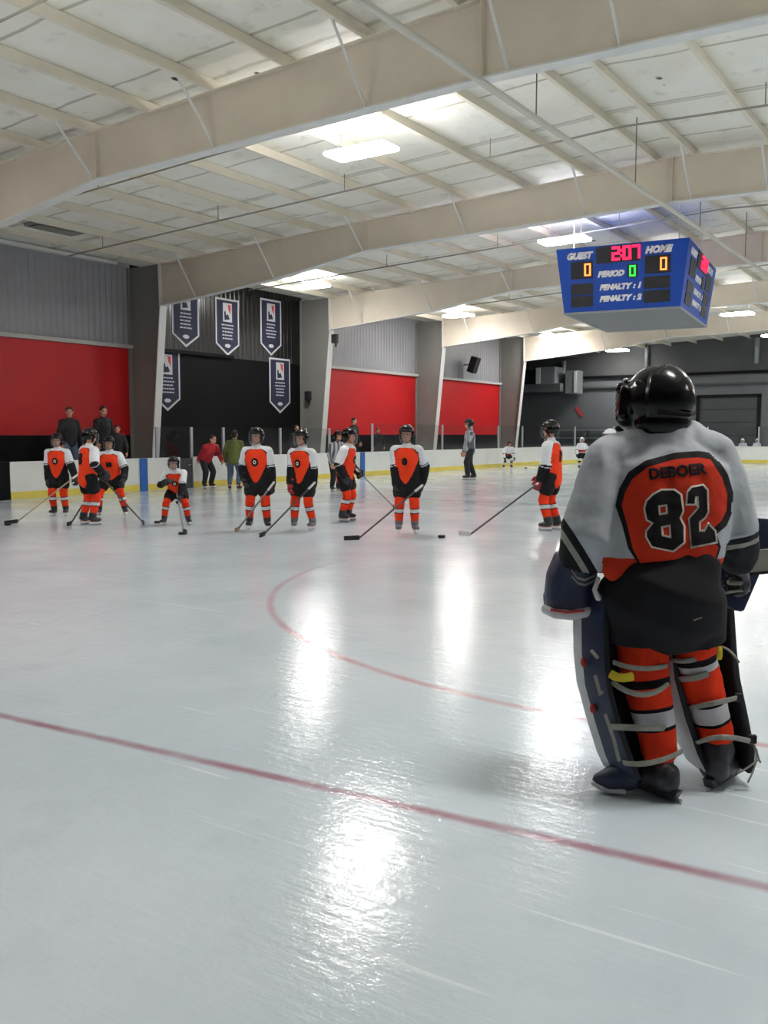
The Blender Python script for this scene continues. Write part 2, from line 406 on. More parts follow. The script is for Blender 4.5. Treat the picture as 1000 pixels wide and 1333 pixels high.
# ledges
for i, (a, b) in enumerate(zip(ys[:-1], ys[1:])):
    if b > 45: continue
    blk = abs(a - 17.8) < .1
    if blk: b = on(302, 458, 0, XL).y
    bm = bmesh.new(); box(bm, (XL + .06, (a + b) / 2, Z2 + .03), (.12, b - a - .06, .1)); struct(build('trim_%d' % (i + 1), bm, 'wall_black' if blk else 'ledge'))
bm = bmesh.new(); box(bm, (XL + .12, (YB + 17.2) / 2, ZE - .06), (.2, 17.2 - YB, .09)); struct(build('trim_20', bm, 'flange_white'))
for i, (z, h) in enumerate(((4.62, .14), (4.05, .1))):
    bm = bmesh.new(); box(bm, ((-27 + XR) / 2, YF - .1, z), (XR + 27 - .1, .2, h)); struct(build('trim_%d' % (21 + i), bm, 'wall_black' if i == 0 else 'wall_darker'))
# walkway behind the boards
bm = bmesh.new(); box(bm, (-19.2, 15.5, .17), (2.5, 46, .34)); struct(build('floor', bm, 'concrete'))

# frames
def rafter_bottom(x, zo):
    d = abs(x - RIDGE)
    pts = [(0, 5.77), (7.0, 5.64), (9.7, 5.26), (12.4, 5.03), (13.7, 4.93), (15.2, 4.8)]
    for (a, za), (b, zb) in zip(pts, pts[1:]):
        if d <= b: return za + (zb - za) * (d - a) / (b - a) + zo
    return pts[-1][1] + zo
ORD = ['nearest', 'second', 'third', 'fourth', 'fifth', 'sixth']
for i, (y, zo) in enumerate(zip(FRAMES, ZOFF)):
    if i == 0: lab = 'beige steel roof frame overhead, just out of view before all others'
    else: lab = ['', 'beige tapered steel roof frame nearest the viewer, crossing the upper picture',
                 'second steel roof frame, its grey column between red wall and black wall',
                 'third steel roof frame, its column between the black wall and the middle red panel',
                 'fourth steel roof frame, its column between the last two red panels',
                 'farthest steel roof frame, standing before the dark end wall'][i]
    t = empty('roof_frame', (RIDGE, y, 0), 0, lab, 'steel frame', 'steel roof frames across the hall')
    L = lambda x, z, dy=0: (x - RIDGE, dy, z)
    tk = .03
    xs = [XL + 1.25, -17.9, -15.1, -12.4, -9, RIDGE, -1.8, 1.6, 4.3, 7.1, XR - 1.25]
    bm = bmesh.new()
    for a, b in zip(xs, xs[1:]):
        prism(bm, [L(a, rafter_bottom(a, zo), -tk / 2), L(b, rafter_bottom(b, zo), -tk / 2), L(b, roof_z(b) - .16, -tk / 2), L(a, roof_z(a) - .16, -tk / 2)], (0, tk, 0))
    build('rafter', bm, 'beam_beige', t)
    bm = bmesh.new()
    for a, b in zip(xs, xs[1:]):
        za, zb = rafter_bottom(a, zo), rafter_bottom(b, zo)
        prism(bm, [L(a, za, -.1), L(b, zb, -.1), L(b, zb - .025, -.1), L(a, za - .025, -.1)], (0, .2, 0))
    build('bottom_flange', bm, 'flange_white', t)
    bm = bmesh.new()
    for a, b in zip(xs, xs[1:]):
        za, zb = roof_z(a) - .16, roof_z(b) - .16
        prism(bm, [L(a, za, -.1), L(b, zb, -.1), L(b, zb - .02, -.1), L(a, za - .02, -.1)], (0, .2, 0))
    build('top_flange', bm, 'beam_beige', t)
    for sgn in (-1, 1):
        W = lambda x: x if sgn < 0 else 2 * RIDGE - x
        xi0, xi1, zk = W(XL + .8), W(XL + 1.3), 4.9 + zo
        bm = bmesh.new()
        prism(bm, [L(W(XL + .01), 0, -tk / 2), L(xi0, 0, -tk / 2), L(xi1, zk, -tk / 2), L(W(XL + 1.26), roof_z(XL) - .1, -tk / 2), L(W(XL + .01), roof_z(XL) - .1, -tk / 2)], (0, tk, 0))
        build('column', bm, 'column_grey', t)
        bm = bmesh.new()
        prism(bm, [L(xi0, 0, -.12), L(xi1, zk, -.12), L(xi1 - sgn * .03, zk, -.12), L(xi0 - sgn * .03, 0, -.12)], (0, .24, 0))
        prism(bm, [L(xi1, zk, -.11), L(W(XL + 1.28), roof_z(XL) - .1, -.11), L(W(XL + 1.25), roof_z(XL) - .1, -.11), L(W(XL + 1.27), zk, -.11)], (0, .22, 0))
        build('column_flange', bm, 'flange_white', t)
        bm = bmesh.new(); box(bm, (W(XL + .03) - RIDGE, 0, roof_z(XL) / 2 - .05), (.04, .24, roof_z(XL) - .1)); build('column_back_flange', bm, 'column_grey', t)
    # web stiffeners
    for x in (RIDGE, -12.4, 1.6):
        bm = bmesh.new(); zb, zt = rafter_bottom(x, zo), roof_z(x) - .17
        box(bm, (x - RIDGE, 0, (zb + zt) / 2), (.025, .19, zt - zb)); build('stiffener', bm, 'beam_beige', t)
    # flange braces down from the purlins, both sides of the web
    for x in (-17.9, -15.2, -12.5, -9.8, -7.1, -5.05, -3.7, -1.0, 1.7, 4.4):
        for s in (-1, 1):
            bm = bmesh.new(); tube(bm, [L(x, roof_z(x) - .15, s * .78), L(x, rafter_bottom(x, zo) + .02, s * .05)], [.022, .022], 6, cap=False); build('flange_brace', bm, 'flange_white', t)
# purlins
PX = [-19.25, -17.9, -16.55, -15.2, -13.85, -12.5, -11.15, -9.8, -8.45, -7.1, -5.75]
PX = PX + [2 * RIDGE - x for x in PX[::-1]]
nth = ['first', 'second', 'third', 'fourth', 'fifth', 'sixth', 'seventh', 'eighth', 'ninth', 'tenth', 'eleventh']
for i, x in enumerate(PX):
    z = roof_z(x)
    bm = bmesh.new(); y0, y1 = YB + .02, YF - .02
    prof = [(-.05, 0), (.015, 0), (.015, -.15), (.065, -.15), (.065, -.17), (-.005, -.17), (-.005, -.02), (-.05, -.02)]
    prism(bm, [(a, y0, c) for a, c in prof], (0, y1 - y0, 0))
    o = build('roof_purlin', bm, 'purlin'); o.location = (x, 0, z - .004)
    tag(o, ('%s beige purlin under the white roof, counted from the left wall' % nth[i]) if i < 11 else ('%s beige purlin right of the ridge pipe, counted from the ridge' % nth[i - 11]), 'purlin', 'purlins under the roof')
# sprinkler pipes across the bays
labs = ['thin pipe crossing the ceiling before the nearest roof frame', 'thin ceiling pipe just behind the nearest roof frame', 'thin ceiling pipe crossing the middle of the bay with the brightest lamp',
        'thin ceiling pipe behind the second roof frame', 'thin ceiling pipe behind the third roof frame', 'thin ceiling pipe behind the fourth roof frame']
for k, (y, r) in enumerate(((6.8, .016), (11.8, .016), (15.0, .018), (21.6, .018), (29.2, .018), (36.8, .018))):
    t = empty('sprinkler_pipe', (RIDGE, y, 0), 0, labs[k], 'pipe', 'sprinkler pipes under the roof')
    zz = lambda x: roof_z(x) - .34
    bm = bmesh.new(); tube(bm, [(XL + 1 - RIDGE, 0, zz(XL + 1)), (0, 0, zz(RIDGE)), (XR - 1 - RIDGE, 0, zz(XR - 1))], [r] * 3, 8, cap=False); build('pipe_run', bm, 'pipe_dark', t)
    for x in (-18.2, -14.4, -11.0, -7.8, -3.2, .4, 4):
        bm = bmesh.new(); tube(bm, [(x - RIDGE, 0, zz(x)), (x - RIDGE, 0, roof_z(x))], [.008, .008], 6, cap=False); build('hanger_rod', bm, 'pipe_metal', t)
t = empty('ridge_pipe', (RIDGE, 21, 0), 0, 'long pale pipe running under the ridge towards the scoreboard', 'pipe')
bm = bmesh.new(); tube(bm, [(0, -24, 5.62), (0, 26, 5.62)], [.045, .045], 10, cap=False); build('pipe_run', bm, 'pipe', t)
for yy in range(-6, 46, 4):
    bm = bmesh.new(); tube(bm, [(0, yy + 1.7 - 21, 5.62), (0, yy + 1.7 - 21, ZR)], [.01, .01], 6, cap=False); build('hanger_rod', bm, 'pipe_metal', t)
# roof vent near the eave
p = on(72, 300, 2, 6.12)
t = empty('roof_vent', (p.x, p.y, roof_z(p.x)), 0, 'grey louvred vent in the ceiling above the left red wall', 'vent')
bm = bmesh.new(); box(bm, (0, 0, -.04), (.5, 1.3, .06)); build('vent_frame', bm, 'duct', t)
for k in range(5):
    bm = bmesh.new(); box(bm, (-.18 + k * .09, 0, -.08), (.05, 1.2, .02), Matrix.Rotation(.5, 3, 'Y')); build('slat', bm, 'pipe_metal', t)

# lamps
LAMPS = [(-8.71, 12.33), (-8.7, 20.49), (-17.77, 22.49), (-17.45, 31.09), (-17.36, 39.75), (-8.54, 36.52), (-17.5, 48.6), (-8.9, 45.32),
         (-8.6, 28.5), (-17.6, 5.3), (-8.7, 4.2), (.4, 12.3), (.4, 20.5), (.4, 28.5), (.4, 36.5), (.4, 45.3), (.4, 4.2), (7.2, 8.3), (7.2, 24.5), (7.2, 40.5)]  # this row: unseen lamps added on the grid to light near ice and hall
LL = ['large glowing ceiling lamp, nearest and brightest, left of centre', 'glowing ceiling lamp just left of the scoreboard', 'glowing ceiling lamp above the black wall with banners',
      'glowing ceiling lamp above the fourth grey column', 'glowing ceiling lamp below the left end of the scoreboard', 'glowing ceiling lamp at right, below the right end of the scoreboard', 'glowing ceiling lamp farthest off, just above the goalie helmet',
      'glowing ceiling lamp cut by the right edge of the picture']
for i, (x, y) in enumerate(LAMPS):
    t = empty('ceiling_lamp', (x, y, 5.9), 0, LL[i] if i < 8 else 'unseen ceiling lamp added on the same grid to light the hall', 'lamp', 'lamps hanging under the roof')
    bm = bmesh.new(); box(bm, (0, 0, 0), (1.15, .5, .07), bev=.03); build('diffuser', bm, 'lamp', t, True)
    bm = bmesh.new(); box(bm, (0, 0, .05), (.9, .3, .028)); build('uplight_shield', bm, 'flange_white', t)  # unseen plate added over the diffuser to cut bright spots on the ceiling
    for s in (-.4, .4):
        bm = bmesh.new(); tube(bm, [(s, 0, .03), (s, 0, roof_z(x + s) - 5.9)], [.006, .006], 6, cap=False); build('hanger_rod', bm, 'pipe_metal', t)

# ------------------------------------------------------------------ boards and glass
BX, BFY, BR = -17.75, 47.2, 8.0
def board_path(y0):
    pts = [V((BX, y0, 0)), V((BX, BFY - BR, 0))]
    for k in range(1, 13):
        a = PI - k / 12 * PI / 2; pts.append(V((BX + BR + BR * math.cos(a), BFY - BR + BR * math.sin(a), 0)))
    pts.append(V((8.0, BFY, 0))); return pts
def strip(bm, pts, z0, z1, th, inset=0):
    """wall strip following pts; ice side is to the right of the direction of travel"""
    n = len(pts); A = []; B = []
    for i, p in enumerate(pts):
        d = (pts[min(i + 1, n - 1)] - pts[max(i - 1, 0)]).normalized(); nr = V((d.y, -d.x, 0))
        A.append(p + nr * inset); B.append(p + nr * (inset - th))
    rings = [[bm.verts.new((a.x, a.y, z0)), bm.verts.new((a.x, a.y, z1)), bm.verts.new((b.x, b.y, z1)), bm.verts.new((b.x, b.y, z0))] for a, b in zip(A, B)]
    bm.faces.new(rings[0]); bm.faces.new(rings[-1][::-1])
    for a, b in zip(rings, rings[1:]):
        for j in range(4): bm.faces.new((a[j], b[j], b[(j + 1) % 4], a[(j + 1) % 4]))
full = board_path(-8.8)
left = [V((BX, 12.15, 0)), V((BX, 17.02, 0))]
SEGS = [('white dasher boards with yellow kick strip along the left side, before the bench door', [V((BX, 12.0, 0)), V((BX, 16.95, 0))]),
        ('white dasher boards with yellow kick strip, from the bench door around the far corner', [V((BX, 17.42, 0))] + full[1:])]
for lab, pts in SEGS:
    t = empty('dasher_boards', pts[0], 0, lab, 'rink boards', 'dasher boards around the ice')
    q = [p - pts[0] for p in pts]
    bm = bmesh.new(); strip(bm, q, .0, .79, .1); build('board_panel', bm, 'board_white', t)
    bm = bmesh.new(); strip(bm, q, .012, .17, .02, .012); build('kick_strip', bm, 'board_yellow', t)
    bm = bmesh.new(); strip(bm, q, .79, .82, .12, .01); build('cap_rail', bm, 'board_white', t)
t = empty('dasher_boards', (BX, 5, 0), 0, 'dark players bench front at the left edge of the picture', 'rink boards', 'dasher boards around the ice')
bm = bmesh.new(); strip(bm, [V((0, -13.8, 0)), V((0, 6.99, 0))], 0, .8, .1); build('board_panel', bm, 'wall_black', t)
bm = bmesh.new(); strip(bm, [V((0, -13.8, 0)), V((0, 6.99, 0))], .8, .83, .12, .01); build('cap_rail', bm, 'fabric_black', t)
for u, lab in ((187, 'narrow blue marker stripe on the left boards beside the small crouching player'), (472, 'narrow blue post on the boards behind the player facing right')):
    p = on(u, 620, 0, BX + .014)
    bm = bmesh.new(); box(bm, (0, 0, .41), (.02, .24 if u < 300 else .24, .815)); o = build('board_stripe', bm, 'board_blue'); o.location = (p.x + .012, p.y, 0); tag(o, lab, 'stripe')
t = empty('bench_door', (BX, 17.18, 0), 0, 'grey bench door in the left boards behind the crouching player', 'door')
bm = bmesh.new(); box(bm, (-.04, 0, .4), (.05, .44, .78)); build('door_leaf', bm, 'door_grey', t)
bm = bmesh.new(); box(bm, (0, .1, .62), (.03, .1, .03)); build('latch', bm, 'steel', t)
# glass with posts
def glass_run(lab, pts, step, h, posts=True):
    t = empty('rink_glass', pts[0], 0, lab, 'glass', 'glass above the boards')
    q = [p - pts[0] for p in pts]
    bm = bmesh.new(); strip(bm, q, .83, .82 + h, .012, -.05); build('glass_panes', bm, 'glass', t)
    d = 0; nxt = 0
    for a, b in zip(q, q[1:]):
        L = (b - a).length; 
        while nxt <= d + L + 1e-6:
            p = a + (b - a) * ((nxt - d) / L); dd = (b - a).normalized(); nr = V((dd.y, -dd.x, 0))
            bm = bmesh.new(); c = p - nr * .04; ang = math.atan2(dd.y, dd.x)
            box(bm, (c.x, c.y, .82 + h / 2), (.07, .05, h), Matrix.Rotation(ang, 3, 'Z')); build('support_post', bm, 'post', t)
            nxt += step
        d += L
glass_run('rink glass with pale posts along the left boards before the black wall', [V((BX, 16.2, 0)), V((BX, 24.6, 0))], 1.2, .78)
glass_run('rink glass with pale posts along the far left boards and round the corner', [V((BX, 25.8, 0))] + full[1:-1] + [V((7.9, BFY, 0))], 2.35, .95)

# ------------------------------------------------------------------ banners
def banner(u0, u1, vt, vb, lab, seed, lift=.006):
    a, b = on(u0, 430, 0, XL + lift), on(u1, 430, 0, XL + lift)
    wd = b.y - a.y; um = (u0 + u1) / 2; zt = on(um, vt, 0, XL + lift).z; zb = on(um, vb, 0, XL + lift).z; h = zt - zb
    t = empty('banner', (XL + lift, (a.y + b.y) / 2, zb), 0, lab, 'banner', 'pennant banners on the black wall')
    hw = wd / 2; tip = h * .2
    def pent(k): return [(0, k * 1.25, 0)] if False else None
    def shape(bm, m, x):   # pentagon with a margin m
        prism(bm, [(x, -hw + m, h - m), (x, hw - m, h - m), (x, hw - m, tip + m * .4), (x, 0, m * 1.3), (x, -hw + m, tip + m * .4)], (.008, 0, 0))
    bm = bmesh.new(); shape(bm, 0, 0); build('border', bm, 'banner_white', t)
    bm = bmesh.new(); shape(bm, .06, .004); build('field', bm, 'banner_navy', t)
    # shield box with a red and a dark figure
    bx = .2; z1 = h - .14; z0 = h - .72
    bm = bmesh.new(); box(bm, (.014, 0, (z0 + z1) / 2), (.008, bx * 2, z1 - z0)); build('emblem', bm, 'banner_white', t)
    bm = bmesh.new(); prism(bm, [(.019, .02, z1 - .04), (.019, .15, z1 - .06), (.019, .13, z1 - .34), (.019, .04, z1 - .2)], (.004, 0, 0)); build('emblem_figure', bm, 'banner_red', t)
    bm = bmesh.new(); prism(bm, [(.019, -.14, z0 + .05), (.019, .1, z0 + .08), (.019, .02, z0 + .24), (.019, -.06, z0 + .2), (.019, -.1, z0 + .34), (.019, -.15, z0 + .3)], (.004, 0, 0)); build('emblem_figure', bm, 'banner_navy', t)
    r = random.Random(seed)
    for k in range(5):
        zz = z0 - .1 - k * .105
        if zz < tip + .1: break
        x = -.27 * r.uniform(.75, 1)
        bm = bmesh.new()
        end = -x
        while x < end - .04:
            l = min(r.uniform(.05, .12), end - x); box(bm, (.013, x + l / 2, zz), (.004, l, .04)); x += l + .025
        build('lettering', bm, 'banner_white', t)
    bm = bmesh.new(); ball(bm, (.012, 0, tip * .78 + .03), (.004, .13, .06), 12); build('seal', bm, 'banner_white', t)
banner(224, 259, 372, 452, 'navy and white pennant banner at upper left, its top hidden by the roof frame', 1)
banner(280.5, 311, 389, 463, 'navy and white pennant banner, middle of the upper three', 2)
banner(339, 366, 390, 463, 'navy and white pennant banner, right of the upper three', 3)
banner(199, 233, 455, 535, 'navy and white pennant banner, low at left, partly behind the grey column', 4)
banner(350, 377, 466.5, 538, 'navy and white pennant banner, low at right on the black wall', 5)
# loudspeaker on the wall, small boxes
p = on(617, 475, 0, XL + .5)
t = empty('loudspeaker', p, 0, 'black loudspeaker tilted on the grey wall above the far red panel', 'speaker')
bm = bmesh.new(); box(bm, (0, 0, 0), (.34, .4, .72), Matrix.Rotation(.35, 3, 'Y'), bev=.03); build('cabinet', bm, 'speaker', t)
bm = bmesh.new(); box(bm, (-.33, 0, .02), (.34, .06, .06)); build('bracket', bm, 'pipe_metal', t)
for u, v, y, lab in ((436, 441, 25.35, 'small dark box on the flange of the third column'), (401, 515, 25.35, 'small dark control box low on the third column')):
    p = on(u, v, 1, y - .13); bm = bmesh.new(); box(bm, (0, 0, 0), (.2, .16, .3), bev=.02); box(bm, (0, .06, -.2), (.04, .04, .14)); o = build('junction_box', bm, 'speaker'); o.location = p; tag(o, lab, 'box')

# ------------------------------------------------------------------ end wall
a, b = on(911, 517, 1, YF), on(988, 517, 1, YF)
t = empty('door_1', ((a.x + b.x) / 2, YF - .04, 0), 0); t['kind'] = 'structure'
dw = b.x - a.x; dh = a.z
bm = bmesh.new(); box(bm, (0, 0, dh / 2), (dw, .06, dh)); build('door_panel', bm, 'door_grey', t)
bm = bmesh.new()
for x in (-dw / 2 - .05, dw / 2 + .05): box(bm, (x, -.03, dh / 2), (.18, .12, dh + .1))
box(bm, (0, -.03, dh + .03), (dw + .28, .12, .16)); build('door_frame', bm, 'fabric_black', t)
for k in range(1, 5):
    bm = bmesh.new(); box(bm, (0, -.035, dh * k / 5), (dw - .1, .02, .03)); build('panel_joint', bm, 'speaker', t)
# air handlers hung on the end wall
def eq(u0, u1, v0, v1, y): 
    p, q = on(u0, v0, 1, y), on(u1, v1, 1, y); return (p.x + q.x) / 2, (p.z + q.z) / 2, abs(q.x - p.x), abs(p.z - q.z)
t = empty('air_handler', (0, YF - .9, 0), 0, 'pale grey air handling unit with dark intake high in the far left corner', 'ventilation unit')
for name, u0, u1, v0, v1, m in (('intake', 681, 704, 483, 501, 'fabric_black'), ('cabinet', 704, 728, 479, 501, 'duct'), ('platform', 681, 735, 501, 510, 'wall_dark')):
    x, z, ww, hh = eq(u0, u1, v0, v1, YF - .9); bm = bmesh.new(); box(bm, (x, 0, z), (ww, 1.2, hh), bev=.03); build(name, bm, m, t)
x, z, ww, hh = eq(704, 709, 480, 500, YF - .9); bm = bmesh.new(); box(bm, (x, -.62, z), (ww, .06, hh)); build('filter_door', bm, 'board_white', t)
t = empty('air_handler', (0, YF - .7, 0), 0, 'narrow grey air duct unit beside the pale vertical pipe on the end wall', 'ventilation unit')
x, z, ww, hh = eq(740, 755, 483, 513, YF - .7); bm = bmesh.new(); box(bm, (x, 0, z), (ww, .9, hh), bev=.04); build('cabinet', bm, 'duct', t)
bm = bmesh.new(); box(bm, (x + ww * .36, -.47, z), (ww * .18, .04, hh * .9)); build('edge_panel', bm, 'board_white', t)
for u0, u1, v0, v1, lab in ((731, 737, 470, 499, 'pale vertical pipe between the two air units'), (840, 844, 448, 478, 'thin pale pipe rising above the goalie helmet on the end wall'), (982, 989, 440, 473, 'pale vertical duct high on the end wall at right')):
    x, z, ww, hh = eq(u0, u1, v0, v1, YF - .15); bm = bmesh.new(); tube(bm, [(0, 0, -hh / 2), (0, 0, hh / 2)], [min(ww / 2, .13)] * 2, 12, cap=False); box(bm, (0, .1, 0), (.06, .1, .06))
    o = build('wall_pipe', bm, 'duct', None, True); o.location = (x, YF - .15, z); tag(o, lab, 'pipe', 'pipes on the end wall')
# low stand with bench rows beyond the far boards
x, z, ww, hh = eq(722, 800, 549, 560, YF - .8)
t = empty('bleachers', (x, YF - .8, 0), 0, 'low grey stepped bench stand beyond the far boards', 'bleachers')
for k in range(3):
    bm = bmesh.new(); box(bm, (0, -.3 + k * .4, .75 + k * .45), (ww, .36, .06)); build('bench_row', bm, 'duct', t)
for s in (-.48, 0, .48):
    bm = bmesh.new(); prism(bm, [(s * ww - .04, -.5, 0), (s * ww - .04, .6, 0), (s * ww - .04, .6, 1.62), (s * ww - .04, .3, 1.62), (s * ww - .04, -.5, .72)], (.08, 0, 0)); build('side_frame', bm, 'door_grey', t)
x, z, ww, hh = eq(748, 760, 530, 542, YF - .05)
bm = bmesh.new(); prism(bm, [(-ww / 2, 0, hh / 2), (-ww * .15, 0, hh / 2), (ww / 2, 0, -hh / 2), (ww * .15, 0, -hh / 2)], (0, .03, 0)); o = build('pennant', bm, 'banner_red'); o.location = (x, YF - .06, z); tag(o, 'small slanting red pennant on the dark end wall', 'pennant')

# ------------------------------------------------------------------ scoreboard
SB = 20.9
c0, c1 = at(724, 336, SB), at(894, 312, SB + .0)
# faces run along x and y of the board's own frame; slightly turned in the hall
def scoreboard():
    ztop, zbot = 5.60, 4.16
    W, D = 2.92, 4.3; inx, iny = .18, .12
    tl = at(724, 335, 21.0); ang = math.radians(7)
    ax = V((math.cos(ang), math.sin(ang), 0)); ay = V((-math.sin(ang), math.cos(ang), 0))
    cen = tl + ax * W / 2 + ay * D / 2
    t = empty('scoreboard', (cen.x, cen.y, 0), ang, 'blue four-sided hanging scoreboard showing 2:07 in red', 'scoreboard')
    top = [V((sx * W / 2, sy * D / 2, ztop)) for sx, sy in ((-1, -1), (1, -1), (1, 1), (-1, 1))]
    bot = [V((sx * (W / 2 - inx), sy * (D / 2 - iny), zbot)) for sx, sy in ((-1, -1), (1, -1), (1, 1), (-1, 1))]
    bm = bmesh.new(); a = [bm.verts.new(p) for p in top]; b = [bm.verts.new(p) for p in bot]
    bm.faces.new(a); bm.faces.new(b[::-1])
    for i in range(4): bm.faces.new((a[i], b[i], b[(i + 1) % 4], a[(i + 1) % 4]))
    bmesh.ops.recalc_face_normals(bm, faces=bm.faces)
    for f in bm.faces: f.material_index = 1 if f.normal.z < -.9 else 0
    build('cabinet', bm, ['score_blue', 'score_bottom'], t)
    bm = bmesh.new()
    for i in range(4): tube(bm, [bot[i], bot[(i + 1) % 4]], [.025, .025], 8)
    build('bottom_rim', bm, 'score_frame', t)
    for i in (0, 1, 2, 3):
        bm = bmesh.new(); p = top[i] * .8; p.z = ztop; q = p.copy(); q.z = roof_z(cen.x) + .05
        tube(bm, [p, q], [.01, .01], 6, cap=False); build('hanger_rod', bm, 'purlin', t)
    for i in (0, 1, 2, 3):
        T0, T1, B0, B1 = top[i], top[(i + 1) % 4], bot[i], bot[(i + 1) % 4]
        o = (T0 + T1) / 2; ux = (T1 - T0).normalized(); dn = ((B0 + B1) / 2 - o); H = dn.length; uy = -dn.normalized(); un = ux.cross(uy)
        w_ = (T1 - T0).length
        k = w_ / 2.9
        def place(bm, x, y, lift, name, m):   # x from centre, y down from top, in units of the front face
            for v in bm.verts: v.co = o + ux * ((v.co.x + x) * k) + uy * (v.co.y - y) + un * (lift + v.co.z)
            return build(name, bm, m, t)
        def panel(x, y, ww, hh): bm = bmesh.new(); box(bm, (0, 0, 0), (ww, hh, .016)); place(bm, x, y, .008, 'digit_window', 'score_black')
        def word(tx, x, y, s, name='lettering'):
            bm = text_mesh(tx, s, .28, s * .085); 
            e = bmesh.ops.extrude_face_region(bm, geom=list(bm.faces)); 
            for v in [g for g in e['geom'] if isinstance(g, bmesh.types.BMVert)]: v.co.z += .006
            place(bm, x, y, .006, name, 'score_text')
        SEGM = {'0': 'abcdef', '2': 'abged', '7': 'abc'}
        def digit(ch, x, y, ww, hh, th, m):
            bm = bmesh.new(); hw, h2 = ww / 2, hh / 2
            pos = {'a': (0, h2, 1), 'd': (0, -h2, 1), 'g': (0, 0, 1), 'b': (hw, h2 / 2, 0), 'c': (hw, -h2 / 2, 0), 'e': (-hw, -h2 / 2, 0), 'f': (-hw, h2 / 2, 0)}
            for s in SEGM[ch]:
                px_, py_, hor = pos[s]; box(bm, (px_, py_, 0), (ww + th if hor else th, th if hor else h2 + th * .6, .012))
            place(bm, x, y, .024, 'digit', m)
        word('GUEST', -.93, .19, .185); word('HOME', .8, .19, .19)
        panel(-.06, .21, .96, .36)
        digit('2', -.1, .2, .13, .25, .055, 'led_red'); digit('0', .14, .2, .13, .25, .055, 'led_red'); digit('7', .34, .2, .12, .25, .055, 'led_red')
        bm = bmesh.new(); box(bm, (0, .06, 0), (.04, .05, .012)); box(bm, (0, -.06, 0), (.04, .05, .012)); place(bm, .02, .2, .024, 'colon', 'led_red')
        panel(-.86, .5, .5, .38)
        if i % 2 == 0: digit('0', -.73, .5, .11, .24, .035, 'led_orange')
        panel(.8, .5, .54, .38)
        if i % 2 == 0: digit('0', .92, .5, .11, .24, .035, 'led_orange')
        word('PERIOD', -.22, .63, .165); panel(.26, .6, .22, .28)
        if i % 2 == 0: digit('0', .26, .6, .1, .2, .032, 'led_green')
        for j in (0, 1):
            yy = .92 + j * .25
            word('PENALTY', -.13, yy, .16); word(':', .29, yy, .15); word('12'[j], .4, yy, .165)
            panel(-.86, .92 + j * .27, .5, .24); panel(.78, .88 + j * .3, .56, .26)
scoreboard()

# ------------------------------------------------------------------ people
def ik(a, c, l1, l2, pole):
    d = c - a; L = min(d.length, (l1 + l2) * .999); L = max(L, abs(l1 - l2) * 1.05 + 1e-4); u = d.normalized()
    k = (l1 * l1 - l2 * l2 + L * L) / (2 * L); h = math.sqrt(max(l1 * l1 - k * k, 0))
    p = (pole - u * pole.dot(u)).normalized(); return a + u * k + p * h, a + u * L
def seg_t(p, a, b):
    d = b - a; t = max(0, min(1, (p - a).dot(d) / d.length_squared)); return t, (p - a - d * t).length
def yaw_to(f): return math.atan2(-f.x, f.y)
def facing(loc, deg):
    c = (CAM - loc); c.z = 0; c.normalize(); r = V((-c.y, c.x, 0))   # r: towards picture right
    if r.dot(RGT) < 0: r = -r
    a = math.radians(deg); return yaw_to(c * math.cos(a) + r * math.sin(a))
class Fig:
    def __init__(s, Ht, loc, yaw, feet=None, hands=None, lean=4, crouch=0, side=0, hip_back=0, base=0):
        s.H = H = Ht; s.loc = loc; s.yaw = yaw; s.R = Matrix.Rotation(yaw, 3, 'Z')
        feet = feet or [(-.075, 0, 12), (.075, .01, -12)]
        s.feet = [(V((f[0] * H, f[1] * H, 0)), math.radians(f[2])) for f in feet]
        a = math.radians(lean); sd = math.radians(side)
        s.Z = V((math.sin(sd), math.sin(a), math.cos(a))).normalized(); s.X = V((1, 0, 0)); s.X = (s.X - s.Z * s.X.dot(s.Z)).normalized(); s.Y = s.Z.cross(s.X)
        mid = (s.feet[0][0] + s.feet[1][0]) / 2
        s.hip = V((mid.x, mid.y - math.sin(a) * .12 * H - hip_back * H, (.5 - crouch) * H))
        s.neck = s.hip + s.Z * (.335 * H); s.head = s.neck + (s.Z * .6 + V((0, .0, 1)) * .4).normalized() * (.085 * H) + s.Y * .01 * H
        s.sh = [s.neck + s.X * (k * .108 * H) - s.Z * (.062 * H) for k in (-1, 1)]
        hands = hands or [None, None]; s.el, s.wr = [], []
        for k, t in zip((0, 1), hands):
            sg = -1 if k == 0 else 1
            t = V(t) if t is not None else s.sh[k] + V((sg * .055 * H, .05 * H, -.3 * H))
            e, w_ = ik(s.sh[k], t, .165 * H, .155 * H, V((sg * .7, -.8, -.3))); s.el.append(e); s.wr.append(w_)
        s.hj = [s.hip + V((k * .055 * H, 0, 0)) for k in (-1, 1)]; s.kn, s.an = [], []
        for k in (0, 1):
            f, fy = s.feet[k]; an = f + V((0, 0, .085 * H)); d = V((-math.sin(fy), math.cos(fy), 0)); an -= d * .02 * H
            kn, an2 = ik(s.hj[k], an, .225 * H, .205 * H, d + V((0, .6, 0))); s.kn.append(kn); s.an.append(an)
    def local(s, w_): return s.R.inverted() @ (w_ - s.loc)
